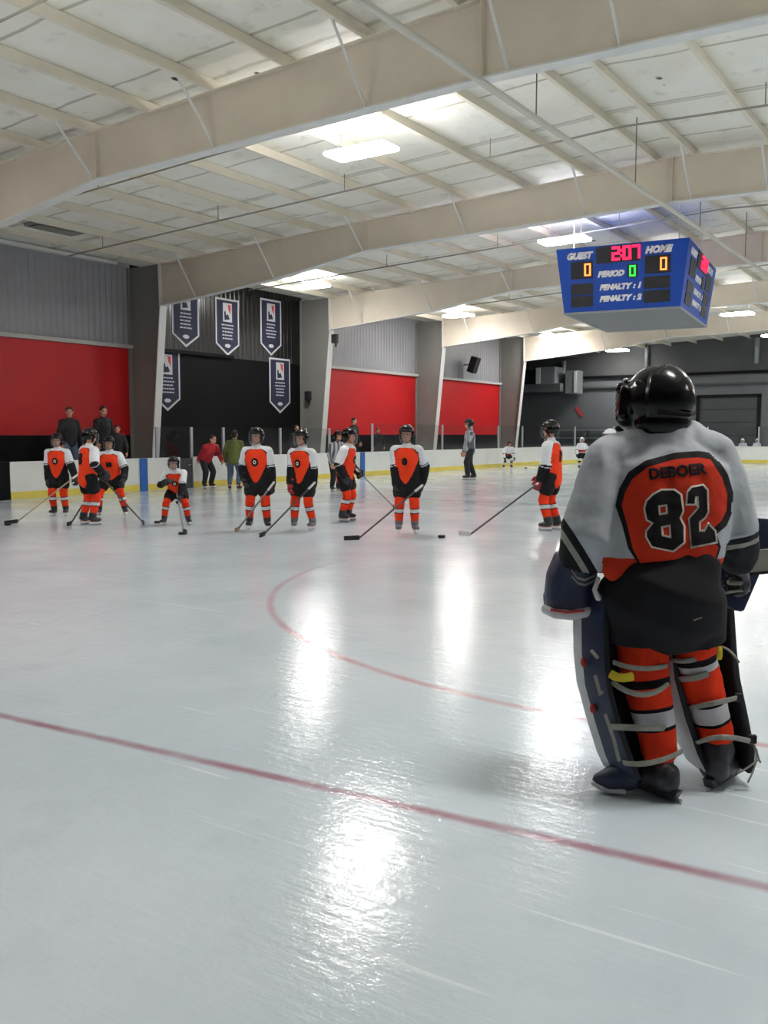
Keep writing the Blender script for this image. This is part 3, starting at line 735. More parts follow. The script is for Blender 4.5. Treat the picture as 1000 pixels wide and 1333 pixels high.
def head_mesh(bm, f, hr=0):
    H = f.H; R = Matrix.Rotation(math.radians(hr), 3, 'Z'); c = f.head
    P = lambda x, y, z: c + R @ V((x * H, y * H, z * H))
    ball(bm, P(0, -.004, .012), (.046 * H, .056 * H, .054 * H), 16, R)
    ball(bm, P(0, .012, -.03), (.036 * H, .04 * H, .042 * H), 14, R)      # jaw
    tube(bm, [P(0, .048, .006), P(0, .06, -.014)], [.007 * H, .011 * H], 8)   # nose
    tube(bm, [P(-.026, .046, .016), P(.026, .046, .016)], [.008 * H] * 2, 8)   # brow
    tube(bm, [P(-.012, .05, -.038), P(.012, .05, -.038)], [.0065 * H] * 2, 8)  # mouth
    for k in (-1, 1): ball(bm, P(k * .047, -.004, -.004), (.008 * H, .014 * H, .02 * H), 8, R)
    return P
def hand_mesh(bm, w_, e, H, k, curl=.9, r=1.0):
    """palm, four unequal bent fingers and a side thumb; k: -1 left, 1 right"""
    d = (w_ - e).normalized(); s = V((0, 1, 0)); s = (s - d * s.dot(d)).normalized(); n = d.cross(s) * k   # s: across knuckles (forward), n: palm side inwards
    n = n if n.dot(V((-k, 0, 0))) > 0 else -n
    u = .105 * H * r
    tube(bm, [w_, w_ + d * u * .5], [(u * .24, u * .15), (u * .3, u * .15)], 10, side=s)
    for i, (q, L) in enumerate(((.27, .42), (.09, .48), (-.09, .45), (-.26, .35))):
        a = w_ + d * u * .52 + s * (u * q); L *= u
        d1 = (d * math.cos(curl * .5) + n * math.sin(curl * .5)); d2 = d * math.cos(curl * 1.5) + n * math.sin(curl * 1.5); d3 = d * math.cos(curl * 2.3) + n * math.sin(curl * 2.3)
        p1 = a + d1 * L * .45; p2 = p1 + d2 * L * .33; p3 = p2 + d3 * L * .22
        tube(bm, [a - d * u * .1, p1, p2, p3], [u * .085, u * .082, u * .075, u * .065], 8)
    b = w_ + d * u * .14 + s * u * .24; p1 = b + (s * .6 + d * .6 + n * .4).normalized() * u * .26; p2 = p1 + (d * .8 + n * .6).normalized() * u * .22
    tube(bm, [b, p1, p2], [u * .11, u * .095, u * .08], 8)
def body(f, root, hr=0, voxel=.012, bare=False, hair=None, eyes=True, feet=True, handr=.8):
    H = f.H; bm = bmesh.new()
    tube(bm, [f.hip - f.Z * .03 * H, f.hip + f.Z * .1 * H, f.hip + f.Z * .22 * H, f.hip + f.Z * .3 * H], [(.075 * H, .055 * H), (.066 * H, .048 * H), (.085 * H, .056 * H), (.07 * H, .045 * H)], 16, side=f.X)
    tube(bm, [f.hip + f.Z * .28 * H, f.head], [.034 * H, .03 * H], 12)
    P = head_mesh(bm, f, hr)
    for k in (0, 1):
        tube(bm, [f.sh[k], f.el[k], f.wr[k]], [.034 * H, .026 * H, .019 * H], 12)
        tube(bm, [f.hj[k], f.kn[k], f.an[k]], [.05 * H, .034 * H, .023 * H], 12)
        d = V((-math.sin(f.feet[k][1]), math.cos(f.feet[k][1]), 0)); a = f.an[k]
        if feet: tube(bm, [a - d * .02 * H - V((0, 0, .03 * H)), a + d * .07 * H - V((0, 0, .035 * H))], [.022 * H, .02 * H], 10)
        hand_mesh(bm, f.wr[k], f.el[k], H, 1 if k else -1, .6, handr if not bare else 1)
    fuse('body', bm, voxel, 'skin', root, 1)
    if eyes:
        for k in (-1, 1):
            b2 = bmesh.new(); ball(b2, P(k * .02, .045, .005), .0075 * H, 8); build('eye', b2, 'eye', root, True)
    if hair:
        b2 = bmesh.new(); R = Matrix.Rotation(math.radians(hr), 3, 'Z')
        ball(b2, P(0, -.012, .022), (.053 * H, .058 * H, .056 * H), 16, R); ball(b2, P(0, -.03, -.01), (.046 * H, .036 * H, .05 * H), 12, R)
        fuse('hair', b2, .01, hair, root, 1)
    return P
def wrinkle(H, amp=.006, fr=9):
    return lambda p: amp * H * noise.noise(V((p.x * fr * 1.3, p.y * fr * 1.3, p.z * fr * .55))) + amp * .5 * H * noise.noise(p * fr * 2.3)
def jersey(f, root, cls, mats, voxel=.013, bulk=1.0, sleeve=(.052, .05, .042), hem=-.06, name='jersey', fore=.92):
    H = f.H; bm = bmesh.new(); z = lambda t: f.hip + f.Z * (t * H)
    tube(bm, [z(hem + .03), z(.05), z(.14), z(.21), z(.27), z(.31), z(.325)], [(.116 * H * bulk, .09 * H * bulk), (.114 * H * bulk, .088 * H * bulk), (.117 * H * bulk, .09 * H * bulk), (.124 * H * bulk, .094 * H * bulk), (.108 * H * bulk, .078 * H * bulk), (.066 * H, .056 * H), (.045 * H, .044 * H)], 24, side=f.X)
    tube(bm, [f.sh[0], f.neck - f.Z * .045 * H, f.sh[1]], [.052 * H * bulk, .05 * H, .052 * H * bulk], 16)
    for k in (0, 1):
        tube(bm, [f.sh[k], f.el[k], f.el[k] + (f.wr[k] - f.el[k]) * fore], [sleeve[0] * H, sleeve[1] * H, sleeve[2] * H], 16)
    return fuse(name, bm, voxel, mats, root, 2, cls, wrinkle(H))
def jersey_cls(f, vee=False, team='orange', wl=.78):
    H = f.H
    def c(p, n):
        best = None
        for k in (0, 1):
            t1, d1 = seg_t(p, f.sh[k], f.el[k]); t2, d2 = seg_t(p, f.el[k], f.wr[k])
            d, t = min((d1, t1), (d2, 1 + t2))
            if best is None or d < best[0]: best = (d, t, k)
        q = p - f.hip; x, y, z = q.dot(f.X) / H, q.dot(f.Y) / H, q.dot(f.Z) / H
        ax = abs(x); d, t, k = best; d /= H
        dt = math.hypot(x / .122, y / .092)
        if (d < .06 and (dt > 1.06 or ax > .124) and t > .04) or t > .9 and d < .062:   # sleeve
            if team == 'white': return 1 if t < 1.05 else (2 if t < 1.2 else 1)
            return 1 if t < wl else (2 if t < wl + .06 else (1 if t < wl + .11 else 2))
        if team == 'white': return 2 if z < .02 else (0 if .04 < z < .12 else 1)
        if z > .305: return 1
        w_ = .128 if z > .16 else .128 + (.16 - z) * .3
        if z > .22: w_ = .128 * math.sqrt(max(0, 1 - ((z - .22) / .094) ** 2))
        if vee and z < .19: w_ = .128 * max(0, (z + .03) / .22) ** .6
        if ax < w_ - .012: return 0
        if ax < w_ + .004: return 2
        if vee and z < .15: return 2
        return 1 if z > .13 else 0
    return c
def pants(f, root, m='fabric_black', length=.52, r=(.108, .074, .072), name='pants', voxel=.014, top=.02):
    H = f.H; bm = bmesh.new()
    tube(bm, [f.hip + f.Z * top * H, f.hip - V((0, 0, .03 * H))], [(r[0] * .93 * H, r[0] * .74 * H), (r[0] * H, r[0] * .8 * H)], 20, side=f.X)
    for k in (0, 1):
        e = f.hj[k] + (f.kn[k] - f.hj[k]) * min(length, 1); P = [f.hj[k], e]; R = [r[1] * H, r[2] * H]
        if length > 1: P.append(f.kn[k] + (f.an[k] - f.kn[k]) * (length - 1)); R = [r[1] * H, r[2] * H, r[2] * .8 * H]
        tube(bm, P, R, 16)
    return fuse(name, bm, voxel, m, root, 2, None, wrinkle(H, .005))
SOCKM = ['sock_orange', 'sock_white', 'sock_black']
def socks(f, root, bands=((.40, 0), (.43, 2), (.55, 1), (.58, 2), (9, 0)), voxel=.011):
    H = f.H
    for k in (0, 1):
        a, b = f.kn[k], f.an[k]; top = a + (f.hj[k] - a) * .38
        bm = bmesh.new(); tube(bm, [top, a, a + (b - a) * .3, b], [.049 * H, .048 * H, .046 * H, .033 * H], 14)
        def cls(p, n, a=top, b=b):
            t = (p - a).dot(b - a) / (b - a).length_squared
            for lim, i in bands:
                if t < lim: return i
        fuse('sock', bm, voxel, SOCKM, root, 1, cls, None, [(top + (b - top) * l, b - top) for l, i in bands if l < 1])
def skates(f, root, m='skate_boot', voxel=.009):
    H = f.H
    for k in (0, 1):
        g, fy = f.feet[k]; d = V((-math.sin(fy), math.cos(fy), 0)); a = f.an[k]; bh = .042 * H
        R = Matrix.Rotation(fy, 3, 'Z'); heel = g - d * .05 * H; toe = g + d * .075 * H; up = V((0, 0, 1))
        bm = bmesh.new()
        tube(bm, [a + (f.kn[k] - a) * .18, a, heel + d * .022 * H + up * (bh + .03 * H)], [(.04 * H, .042 * H), (.036 * H, .036 * H), (.032 * H, .036 * H)], 14)
        tube(bm, [heel + d * .02 * H + up * (bh + .022 * H), g + up * (bh + .026 * H), toe - d * .02 * H + up * (bh + .02 * H)], [(.03 * H, .026 * H), (.034 * H, .03 * H), (.03 * H, .02 * H)], 14, side=d.cross(up))
        sk = fuse('skate', bm, voxel, m, root, 2)
        bm = bmesh.new(); box(bm, (g + d * .012 * H + up * (bh * .72)), (.02 * H, .12 * H, bh * .35), R)
        for q in (-.032, .052): box(bm, g + d * q * H + up * bh * .85, (.028 * H, .035 * H, bh * .6), R, bev=.003)
        build('blade_holder', bm, 'blade_holder', sk)
        bm = bmesh.new(); prism(bm, [heel - d * .005 * H + up * bh * .55, heel + up * .002, toe - d * .012 * H + up * .002, toe + d * .008 * H + up * bh * .55], d.cross(up) * .004); build('blade', bm, 'steel', sk)
def gloves(f, root, ms=('glove_black', 'glove_black'), voxel=.009, curl=1.0):
    H = f.H
    for k in (0, 1):
        w_, e = f.wr[k], f.el[k]; d = (w_ - e).normalized(); bm = bmesh.new()
        tube(bm, [w_ - d * .05 * H, w_ + d * .01 * H], [.042 * H, .034 * H], 14)
        hand_mesh(bm, w_, e, H, 1 if k else -1, curl, 1.25)
        fuse('glove', bm, voxel, ms[k], root, 1)
def helmet(f, root, hr=0, m='helmet_black', cage=True):
    H = f.H; R = Matrix.Rotation(math.radians(hr), 3, 'Z'); c = f.head
    P = lambda x, y, z: c + R @ V((x * H, y * H, z * H))
    bm = bmesh.new(); bmesh.ops.create_uvsphere(bm, u_segments=28, v_segments=20, radius=1)
    kill = [fa for fa in bm.faces if (fa.calc_center_median().z < -.62) or (fa.calc_center_median().y > .25 and fa.calc_center_median().z < .22) or (fa.calc_center_median().y > -.1 and fa.calc_center_median().z < -.35 and abs(fa.calc_center_median().x) < .7)]
    bmesh.ops.delete(bm, geom=kill, context='FACES')
    for v in bm.verts:
        q = v.co.copy(); v.co = P(q.x * .066, q.y * .08 - .006, q.z * .074 + .018)
    g = bmesh.ops.solidify(bm, geom=list(bm.faces), thickness=-.006 * H)
    hm = build('helmet', bm, m, root, True)
    bm = bmesh.new()
    for k in (-1, 1):
        tube(bm, [P(k * .06, .03, .004), P(k * .062, .0, -.03), P(k * .054, -.012, -.05)], [(.012 * H, .008 * H)] * 3, 10); 
    tube(bm, [P(-.05, .066, .04), P(0, .082, .042), P(.05, .066, .04)], [.006 * H] * 3, 8)
    build('ear_guard', bm, m, hm, True)
    bm = bmesh.new()
    for sx in (-1, 1): tube(bm, [P(sx * .054, .0, -.03), P(sx * .03, .04, -.066), P(0, .05, -.07)], [.004 * H] * 3, 6)
    build('chin_strap', bm, 'fabric_black', hm)
    if cage:
        bm = bmesh.new(); r = .0022 * H
        for z in (.025, .002, -.022, -.045, -.066):
            k = 1 - max(0, -z - .03) * 6
            tube(bm, [P(x * .058 * k, .03 + .062 * math.cos(x * 1.2) * k, z) for x in (-1, -.6, -.2, .2, .6, 1)], [r] * 6, 5, cap=False)
        for x in (-.8, -.4, 0, .4, .8):
            tube(bm, [P(x * .058, .03 + .062 * math.cos(x * 1.2), .03), P(x * .058, .03 + .062 * math.cos(x * 1.2), -.03), P(x * .047, .03 + .05 * math.cos(x * 1.2), -.066)], [r] * 3, 5, cap=False)
        build('face_cage', bm, 'cage', hm)
    return hm
def crest(f, root, surf, kind, back=False, cx=0, size=.1):
    """emblem or number sewn on; laid on along the chest's own depth axis"""
    H = f.H; dr = -1 if not back else 1
    def to3(x, y): return f.hip + f.X * ((x if not back else x) * (-1 if not back else 1) + cx) * H + f.Z * (y + .18) * H + f.Y * (-dr) * H * .4
    d = f.Y * dr
    if kind == 'ring':
        circ = lambda r, n=20: [(r * math.cos(2 * PI * i / n), r * math.sin(2 * PI * i / n) * 1.15) for i in range(n)]
        decal('crest', poly_mesh([circ(.036)]), to3, d, surf, .006, 'trim_black', root)
        decal('crest_centre', poly_mesh([circ(.017), circ(.008)]), to3, d, surf, .010, 'number_outline', root)
    else:
        decal('number', text_mesh(kind, size, 0, .008, .95), to3, d, surf, .006, 'trim_black', root)
def hockey_player(u, v, Ht, deg, label, group, feet=None, hands=None, lean=4, crouch=0, hr=0, vee=False, team='orange', crestk=None, glove=('glove_black', 'glove_black'), skate='skate_boot', helm='helmet_black', bands=None, loc=None, hip_back=0, voxel=1.0, side=0, cage=True, wl=.78):
    loc = loc or ice(u, v); loc = V((loc.x, loc.y, 0)); yaw = facing(loc, deg); dep = depth_of(loc)
    root = empty('hockey_player', loc, yaw, label, 'person', group)
    R = Matrix.Rotation(yaw, 3, 'Z').inverted()
    hl = [None if h is None else R @ (at(h[0], h[1], dep + h[2]) - loc) for h in (hands or [None, None])]
    f = Fig(Ht, loc, yaw, feet, hl, lean, crouch, side, hip_back)
    body(f, root, hr, .012)
    jr = jersey(f, root, jersey_cls(f, vee, team, wl), ['jersey_orange' if team == 'orange' else 'glove_red', 'jersey_white', 'fabric_black'], .013 * voxel)
    pants(f, root); 
    if bands: socks(f, root, bands)
    else: socks(f, root)
    skates(f, root, skate); gloves(f, root, glove); helmet(f, root, hr, helm, cage)
    for c in crestk or []: crest(f, root, jr, *c)
    return f
def hockey_stick(top, heel, toe, label, shaft='stick_dark', blade='tape_black', grip='tape_white', group='hockey sticks held by the players in the line'):
    t = empty('hockey_stick', (heel.x, heel.y, 0), 0, label, 'hockey stick', group); o = V((heel.x, heel.y, 0))
    a, h, e = top - o, heel - o, toe - o
    h = V((h.x, h.y, .03)); e = V((e.x, e.y, .03)); d = (h - a).normalized()
    bm = bmesh.new(); tube(bm, [a, h], [(.015, .011)] * 2, 8, cap=False); build('shaft', bm, shaft, t)
    bm = bmesh.new(); tube(bm, [a, a + d * .14], [.017, .017], 8); build('grip', bm, grip, t)
    n = (e - h).normalized(); side = n.cross(V((0, 0, 1)))
    bm = bmesh.new()
    rows = []
    for k in range(6):
        s = k / 5; c = h + (e - h) * s + side * (.03 * s * s); hh = .034 - .004 * s
        rows.append([bm.verts.new(c + side * q + V((0, 0, z))) for q, z in ((-.006, -.027), (.006, -.027), (.006, hh), (-.006, hh))])
    bm.faces.new(rows[0]); bm.faces.new(rows[-1][::-1])
    for p, q in zip(rows, rows[1:]):
        for j in range(4): bm.faces.new((p[j], q[j], q[(j + 1) % 4], p[(j + 1) % 4]))
    build('blade', bm, blade, t); return t

LINE = 'players in the orange line'
def stick_px(hand, heel, toe, label, ext=.35, **kw):
    """hand = (u, v, depth); heel and toe on the ice"""
    hp = at(*hand); he = ice(*heel); to = ice(*toe); d = (hp - V((he.x, he.y, .03))).normalized()
    to = V((he.x, he.y, 0)) + (to - he).normalized() * min(max((to - he).length, .2), .3)
    return hockey_stick(hp + d * ext, he, to, label, **kw)
def dp(u, v): return depth_of(ice(u, v))
# A far left
D = dp(78, 672)
hockey_player(78, 672, 1.42, -22, 'young hockey player in orange jersey at the far left end of the line', LINE, hands=[(98, 622, -.18), (62, 626, -.1)], vee=True, hr=8, crestk=[('ring',)])
stick_px((97, 621, D - .26), (23, 681), (8, 683), 'dark hockey stick reaching out to the far left over the ice', .1, shaft='stick_tan')
# C
D = dp(148, 670)
hockey_player(146, 671, 1.43, -14, 'orange hockey player standing with legs wide apart, beside the one seen from behind', LINE, feet=[(-.16, 0, 22), (.16, .02, -22)], hands=[(161, 624, -.2), (131, 620, -.25)], lean=12, crouch=.035, crestk=[('10', False, .0, .075)])
stick_px((131, 620, D - .33), (186, 682), (190, 684), 'dark hockey stick slanting down right towards a loose puck', .12, shaft='stick_dark')
# B seen from behind
D = dp(115, 684)
hockey_player(115, 684, 1.5, 118, 'orange hockey player seen from behind with a number on the back, second from the left', LINE, feet=[(-.07, 0, 8), (.07, .03, -10)], hands=[(131, 618, .2), (134, 616, -.12)], lean=5, wl=.95, crestk=[('8', True, -.0, .15)])
stick_px((118, 640, D + .2), (93, 683), (90, 685), 'hockey stick with taped blade behind the skates of the second player', .2)
# D small crouching
D = dp(228, 684)
hockey_player(229, 684, 1.22, -10, 'smallest orange hockey player, crouching over a stick before the bench door', LINE, feet=[(-.16, -.02, 25), (.15, .03, -20)], hands=[(234, 655, -.3), (217, 627, -.28)], lean=34, crouch=.06, hr=-8, hip_back=.05, crestk=[('ring',)])
stick_px((233, 655, D - .38), (239, 694), (243, 695), 'hockey stick held upright by the smallest crouching player', .3, shaft='stick_grey')
# E
D = dp(337, 690)
hockey_player(336, 690, 1.5, -18, 'orange hockey player with white shoulders facing forward, left of the pair in the middle', LINE, feet=[(-.1, 0, 25), (.09, .0, 8)], hands=[(355, 634, -.1), (318, 624, -.1)], vee=True, hr=-14, crestk=[('ring', False, .0)])
stick_px((349, 638, D - .25), (311, 690), (307, 695), 'hockey stick across the shins of the player left of the middle pair', .15, shaft='stick_grey', blade='stick_tan')
# F
D = dp(395, 690)
hockey_player(394, 690, 1.47, -32, 'orange hockey player with red gloves and grey skates, right of the pair in the middle', LINE, feet=[(-.1, -.02, 5), (.08, .03, 30)], hands=[(408, 634, -.1), (378, 634, -.15)], vee=True, hr=-10, glove=('glove_black', 'glove_red'), skate='skate_grey', crestk=[('ring', False, .0)])
stick_px((404, 634, D - .25), (345, 697), (341, 700), 'long dark hockey stick held by the player with red gloves', .1)
# G facing right
D = dp(453, 679)
hockey_player(452, 679, 1.5, 68, 'orange hockey player turned to the right with a white sleeve, behind the crossed stick', LINE, feet=[(-.07, .0, 8), (.08, -.01, -8)], hands=[(465, 614, .1), (448, 622, -.25)], lean=6, wl=.95, crestk=[('ring', False, .0)])
stick_px((466, 613, D - .05), (512, 661), (517, 664), 'grey hockey stick pointing down right from the player turned right', .12, shaft='stick_grey')
# H
D = dp(530, 695)
hockey_player(530, 695, 1.53, -14, 'orange hockey player with long stick stretched left, in the centre of the picture', LINE, feet=[(-.08, 0, 28), (.075, .02, 12)], hands=[(550, 628, -.05), (516, 634, -.1)], vee=True, skate='skate_grey', crestk=[('0', False, 0, .08)])
stick_px((540, 640, D - .35), (468, 703), (449, 704), 'dark hockey stick with taped blade lying left of the central player', .15, shaft='stick_dark')
# I right
D = dp(717, 691)
hockey_player(717, 691, 1.6, -108, 'orange hockey player in profile facing left, just left of the goalie', LINE, feet=[(-.07, .02, 5), (.07, -.02, -4)], hands=[(703, 626, -.16), (704, 622, .25)], lean=2, wl=1.0, glove=('glove_red', 'glove_red'), crestk=[('19', True, 0, .13)])
stick_px((702, 628, D - .18), (613, 698), (597, 697), 'long hockey stick reaching left from the player beside the goalie', .08, shaft='stick_dark', blade='tape_white')

# opponents far off
FARG = 'far players in white'
WB = ((.3, 1), (.5, 2), (9, 1))
hockey_player(661, 610, 1.3, 20, 'small far player in white jersey bending forward against the far left boards', FARG, lean=38, crouch=.07, team='white', bands=WB, voxel=1.4, feet=[(-.13, 0, 10), (.13, 0, -10)], cage=False)
hockey_player(757, 611, 1.28, 10, 'small far player in white helmet beside the goalie shoulder', FARG, team='white', bands=WB, voxel=1.4, helm='helmet_white', cage=False)
hockey_player(967, 602, 1.2, -20, 'left of two small far players in white at the right end of the rink', FARG, team='white', bands=WB, voxel=1.4, helm='helmet_white', cage=False, lean=15)
hockey_player(984, 602.5, 1.2, 30, 'right of two small far players in white at the right end of the rink', FARG, team='white', bands=WB, voxel=1.4, helm='helmet_white', cage=False, lean=12)
p = at(797, 566, 17.0); p = V((p.x, p.y, 0))
hockey_player(0, 0, 1.5, -60, 'player in white helmet almost hidden behind the goalie shoulder', FARG, team='white', bands=WB, loc=p, helm='helmet_white')

# other people
def clothed(loc, Ht, deg, label, group, jacket, trousers, hair='hair', feet=None, hands=None, lean=3, crouch=0, hr=0, z=0, cls=None, jm=None, skate=False, hel=False, bulk=.95, name='person', side=0):
    yaw = facing(loc, deg); root = empty(name, (loc.x, loc.y, z), yaw, label, 'person', group)
    dep = depth_of(loc); R = Matrix.Rotation(yaw, 3, 'Z').inverted(); L0 = V((loc.x, loc.y, z))
    hl = [None if h is None else R @ (at(h[0], h[1], dep + h[2]) - L0) for h in (hands or [None, None])]
    f = Fig(Ht, L0, yaw, feet, hl, lean, crouch, side)
    body(f, root, hr, .009, True, None if hel else hair)
    jersey(f, root, cls(f) if cls else None, jm or [jacket], .014, bulk, (.044, .04, .032), -.04, 'jacket', .95)
    pants(f, root, trousers, 1.9, (.09, .062, .052), 'trousers')
    if skate: skates(f, root)
    else:
        for k in (0, 1):
            g, fy = f.feet[k]; d = V((-math.sin(fy), math.cos(fy), 0)); bm = bmesh.new(); s_ = d.cross(V((0, 0, 1)))
            tube(bm, [g - d * .03 * Ht + V((0, 0, .03 * Ht)), g + V((0, 0, .028 * Ht)), g + d * .08 * Ht + V((0, 0, .02 * Ht))], [(.026 * Ht, .03 * Ht), (.028 * Ht, .028 * Ht), (.026 * Ht, .02 * Ht)], 12, side=s_)
            tube(bm, [g + V((0, 0, .03 * Ht)) - d * .02 * Ht, f.an[k]], [.03 * Ht, .03 * Ht], 10)
            fuse('shoe', bm, .01, 'shoe', root, 1)
    if hel: helmet(f, root, hr, 'helmet_black', False)
    return f
def stripes(f):
    def c(p, n): 
        q = (p - f.hip); return int((q.dot(f.X) + 5) / .055) % 2
    return c
clothed(ice(612, 625), 1.86, -78, 'referee in grey striped shirt and dark trousers standing far off on the ice', 'referees on the ice', None, 'trousers_dark', feet=[(-.06, .07, 5), (.06, -.06, -5)], hands=[(606, 592, -.1), (604, 588, .3)], cls=stripes, jm=['stripe_shirt', 'stripe_dark'], skate=True, hel=True)
clothed(ice(437, 640), 1.5, 40, 'referee in striped shirt half hidden behind the player turned right', 'referees on the ice', None, 'trousers_dark', lean=14, cls=stripes, jm=['stripe_shirt', 'stripe_dark'], skate=True, hel=True)
clothed(ice(271, 636), 1.56, 35, 'person in red jacket bending forward by the boards, arms spread', None, 'jacket_red', 'trousers_dark', hands=[(289, 600, -.1), (256, 603, .1)], lean=34, crouch=.03, hr=0, skate=True)
clothed(ice(305, 636), 1.58, 165, 'person in green jacket and jeans beside the boards, seen from behind', None, 'jacket_green', 'jeans', lean=12, crouch=.02)
def spect(u, vtop, x, deg, label, jacket, trousers, hr=0, hands=None, z=.34, lean=2):
    p = on(u, 566, 0, x); loc = V((p.x, p.y, z)); top = on(u, vtop, 0, x).z
    clothed(loc, top - z, deg, label, 'spectators behind the boards', jacket, trousers, z=z, hr=hr, hands=hands, lean=lean)
spect(90, 529, -18.9, 30, 'spectator in dark top and blue jeans before the red wall, left of two', 'jacket_dark', 'jeans', hr=-30)
spect(134, 528, -18.9, 40, 'spectator in black coat before the red wall, right of two', 'jacket_dark', 'trousers_dark', hr=-20)
spect(153, 553, -18.2, 0, 'short spectator in dark clothes beside the one in the black coat', 'jacket_dark', 'trousers_dark')
spect(386, 553, -18.6, 20, 'spectator in black standing before the third column', 'jacket_dark', 'trousers_dark')
spect(460, 543, -18.9, 60, 'spectator in black before the middle red panel, above the player turned right', 'jacket_dark', 'trousers_dark')
spect(492, 557, -18.9, 20, 'short spectator in black, head just above the dark wall base', 'jacket_dark', 'trousers_dark')

# pucks
for u, v, lab in ((575, 700, 'black puck on the ice right of the central player'), (10, 684, 'black puck at the left picture edge by the stick tip'), (205, 681, 'black puck on the ice between the wide-legged player and the smallest one'),
                  (237, 696, 'black puck before the stick of the smallest player'), (685, 609.5, 'black puck far off near the left boards')):
    p = ice(u, v); bm = bmesh.new(); tube(bm, [(0, 0, .002), (0, 0, .01), (0, 0, .028), (0, 0, .036)], [.048, .05, .05, .048], 24, cap=False); o = build('puck', bm, 'puck', None); o.location = (p.x, p.y, 0); tag(o, lab, 'puck', 'pucks on the ice')

# ------------------------------------------------------------------ goalie
def goalie():
    loc = ice(885, 1037); loc = V((loc.x, loc.y, 0)); D0 = depth_of(loc); yaw = facing(loc, -166)
    root = empty('hockey_goalie', loc, yaw, 'goalie seen from behind in white and orange jersey with black 82, at right', 'person')
    R = Matrix.Rotation(yaw, 3, 'Z').inverted()
    G = lambda u, v, dd=0: R @ (at(u, v, D0 + dd) - loc)
    GI = lambda u, v: R @ (ice(u, v) - loc)
    f = Fig(1.69, loc, yaw)
    f.hip = G(862, 745); f.neck = G(868, 566, .0); f.head = G(852, 528, .02)
    f.sh = [G(790, 599, .0), G(934, 588, .02)]
    f.el = [G(767, 694, -.02), G(955, 682, .02)]
    f.wr = [G(745, 752, .1), G(962, 733, .24)]
    f.hj = [G(828, 768), G(905, 768)]
    f.kn = [G(838, 862, .03), G(904, 856, .06)]
    f.an = [G(858, 975, .0), G(932, 955, .1)]
    lf, rf = GI(858, 1040), GI(928, 1024)
    f.feet = [(V((lf.x, lf.y, 0)), math.radians(50)), (V((rf.x, rf.y, 0)), math.radians(-8))]
    H = f.H; HR = 34
    body(f, root, HR, .012, feet=False, handr=.55)
    # jersey
    bm = bmesh.new()
    zz = [(1.0, -.02, .25, .165), (1.08, .0, .262, .17), (1.2, .01, .262, .172), (1.3, .01, .235, .155), (1.35, .01, .17, .12), (1.385, .015, .115, .1)]
    tube(bm, [V((f.hip.x + (f.neck.x - f.hip.x) * (z - .85) / .55, f.hip.y + y + .02, z)) for z, y, a, b in zz], [(a, b) for z, y, a, b in zz], 32, side=V((1, 0, 0)))
    tube(bm, [f.sh[0], (f.sh[0] + f.neck) / 2 + V((0, 0, -.004)), f.neck - V((0, 0, .078)), (f.sh[1] + f.neck) / 2 + V((0, 0, .002)), f.sh[1]], [.088, .088, .095, .086, .074], 18)
    for k, rr in ((0, (.09, .1, .105, .088)), (1, (.076, .09, .09, .08))):
        mid = (f.sh[k] + f.el[k]) / 2
        tube(bm, [f.sh[k], mid, f.el[k], f.el[k] + (f.wr[k] - f.el[k]) * (.55 if k == 0 else .8)], rr, 18)
    tube(bm, [f.el[0], G(779, 716, .0), G(784, 728, 0)], [.1, .088, .06], 18)
    tube(bm, [G(826, 690, -.03), G(812, 726, -.06), G(802, 741, -.06)], [(.1, .08), (.075, .06), (.05, .05)], 16)     # loose tail of the jersey at the left hip
    cuffs = [(G(757, 712), V((-.84, 0, -.54)).normalized()), (G(955, 700), (V((.25, .0, -.95))).normalized())]
    lim = (0, .028, .05)
    def cls(p, n):
        if p.x > f.hip.x + .1 and p.y > f.el[1].y + .05 and p.z < f.el[1].z + .02: return 2
        for k in (0, 1):
            q = p - cuffs[k][0]; s = q.dot(cuffs[k][1])
            if (k == 0 and p.x < G(800, 700).x or k == 1 and p.x > G(938, 700).x) and s > 0: return 2 if s < lim[1] or s > lim[2] else 3
        if p.z > G(880, 722).z: return 1
        return 0 if G(781, 740).x < p.x < G(948, 700).x else 1
    cuts = [(c + nn * l, nn) for c, nn in cuffs for l in lim]
    folds = lambda p: .011 * noise.noise(V((p.x * 17, p.y * 15, p.z * 3.2))) + .005 * noise.noise(V((p.x * 11 + p.z * 9, p.y * 12, p.z * 11))) + .002 * noise.noise(p * 40)
    jr = fuse('jersey', bm, .0085, ['goalie_orange_shaded', 'goalie_white_shaded', 'fabric_black', 'strap'], root, 3, cls, folds, cuts)
    # back panel, number and name sewn on
    px = lambda pts: [((u - 885) / 332, (1037 - v) / 332) for u, v in pts]
    tod = lambda y0=0: (lambda x, z: V((0, 0, 0)) + Gp(x, z))
    def Gp(x, z):
        q = G(885 + x * 332, 1037 - z * 332, -.6); return q
    vdir = (G(880, 650, 0) - G(880, 650, -.6)).normalized()
    outer = [(788, 660), (794, 634), (808, 609), (834, 592), (878, 580), (914, 577), (940, 580), (946, 592), (959, 612), (968, 640), (967, 668), (957, 690), (941, 702), (948, 722), (930, 775), (842, 775), (808, 724), (799, 690)]
    inner = [(798, 660), (803, 640), (815, 619), (838, 602), (879, 590), (914, 587), (932, 590), (938, 600), (950, 618), (958, 642), (957, 666), (948, 683), (928, 700), (944, 722), (930, 775), (842, 775), (815, 724), (807, 690)]
    decal('panel_border', poly_mesh([px(outer)]), Gp, vdir, jr, .0055, 'trim_black', root, .012, maxd=.56)
    pn = decal('back_panel', poly_mesh([px(inner)]), Gp, vdir, jr, .0085, 'goalie_orange_shaded', root, .014, maxd=.56)
    cr = lambda pts: px([(690 + x * .31, 450 + y * .31) for x, y in pts])
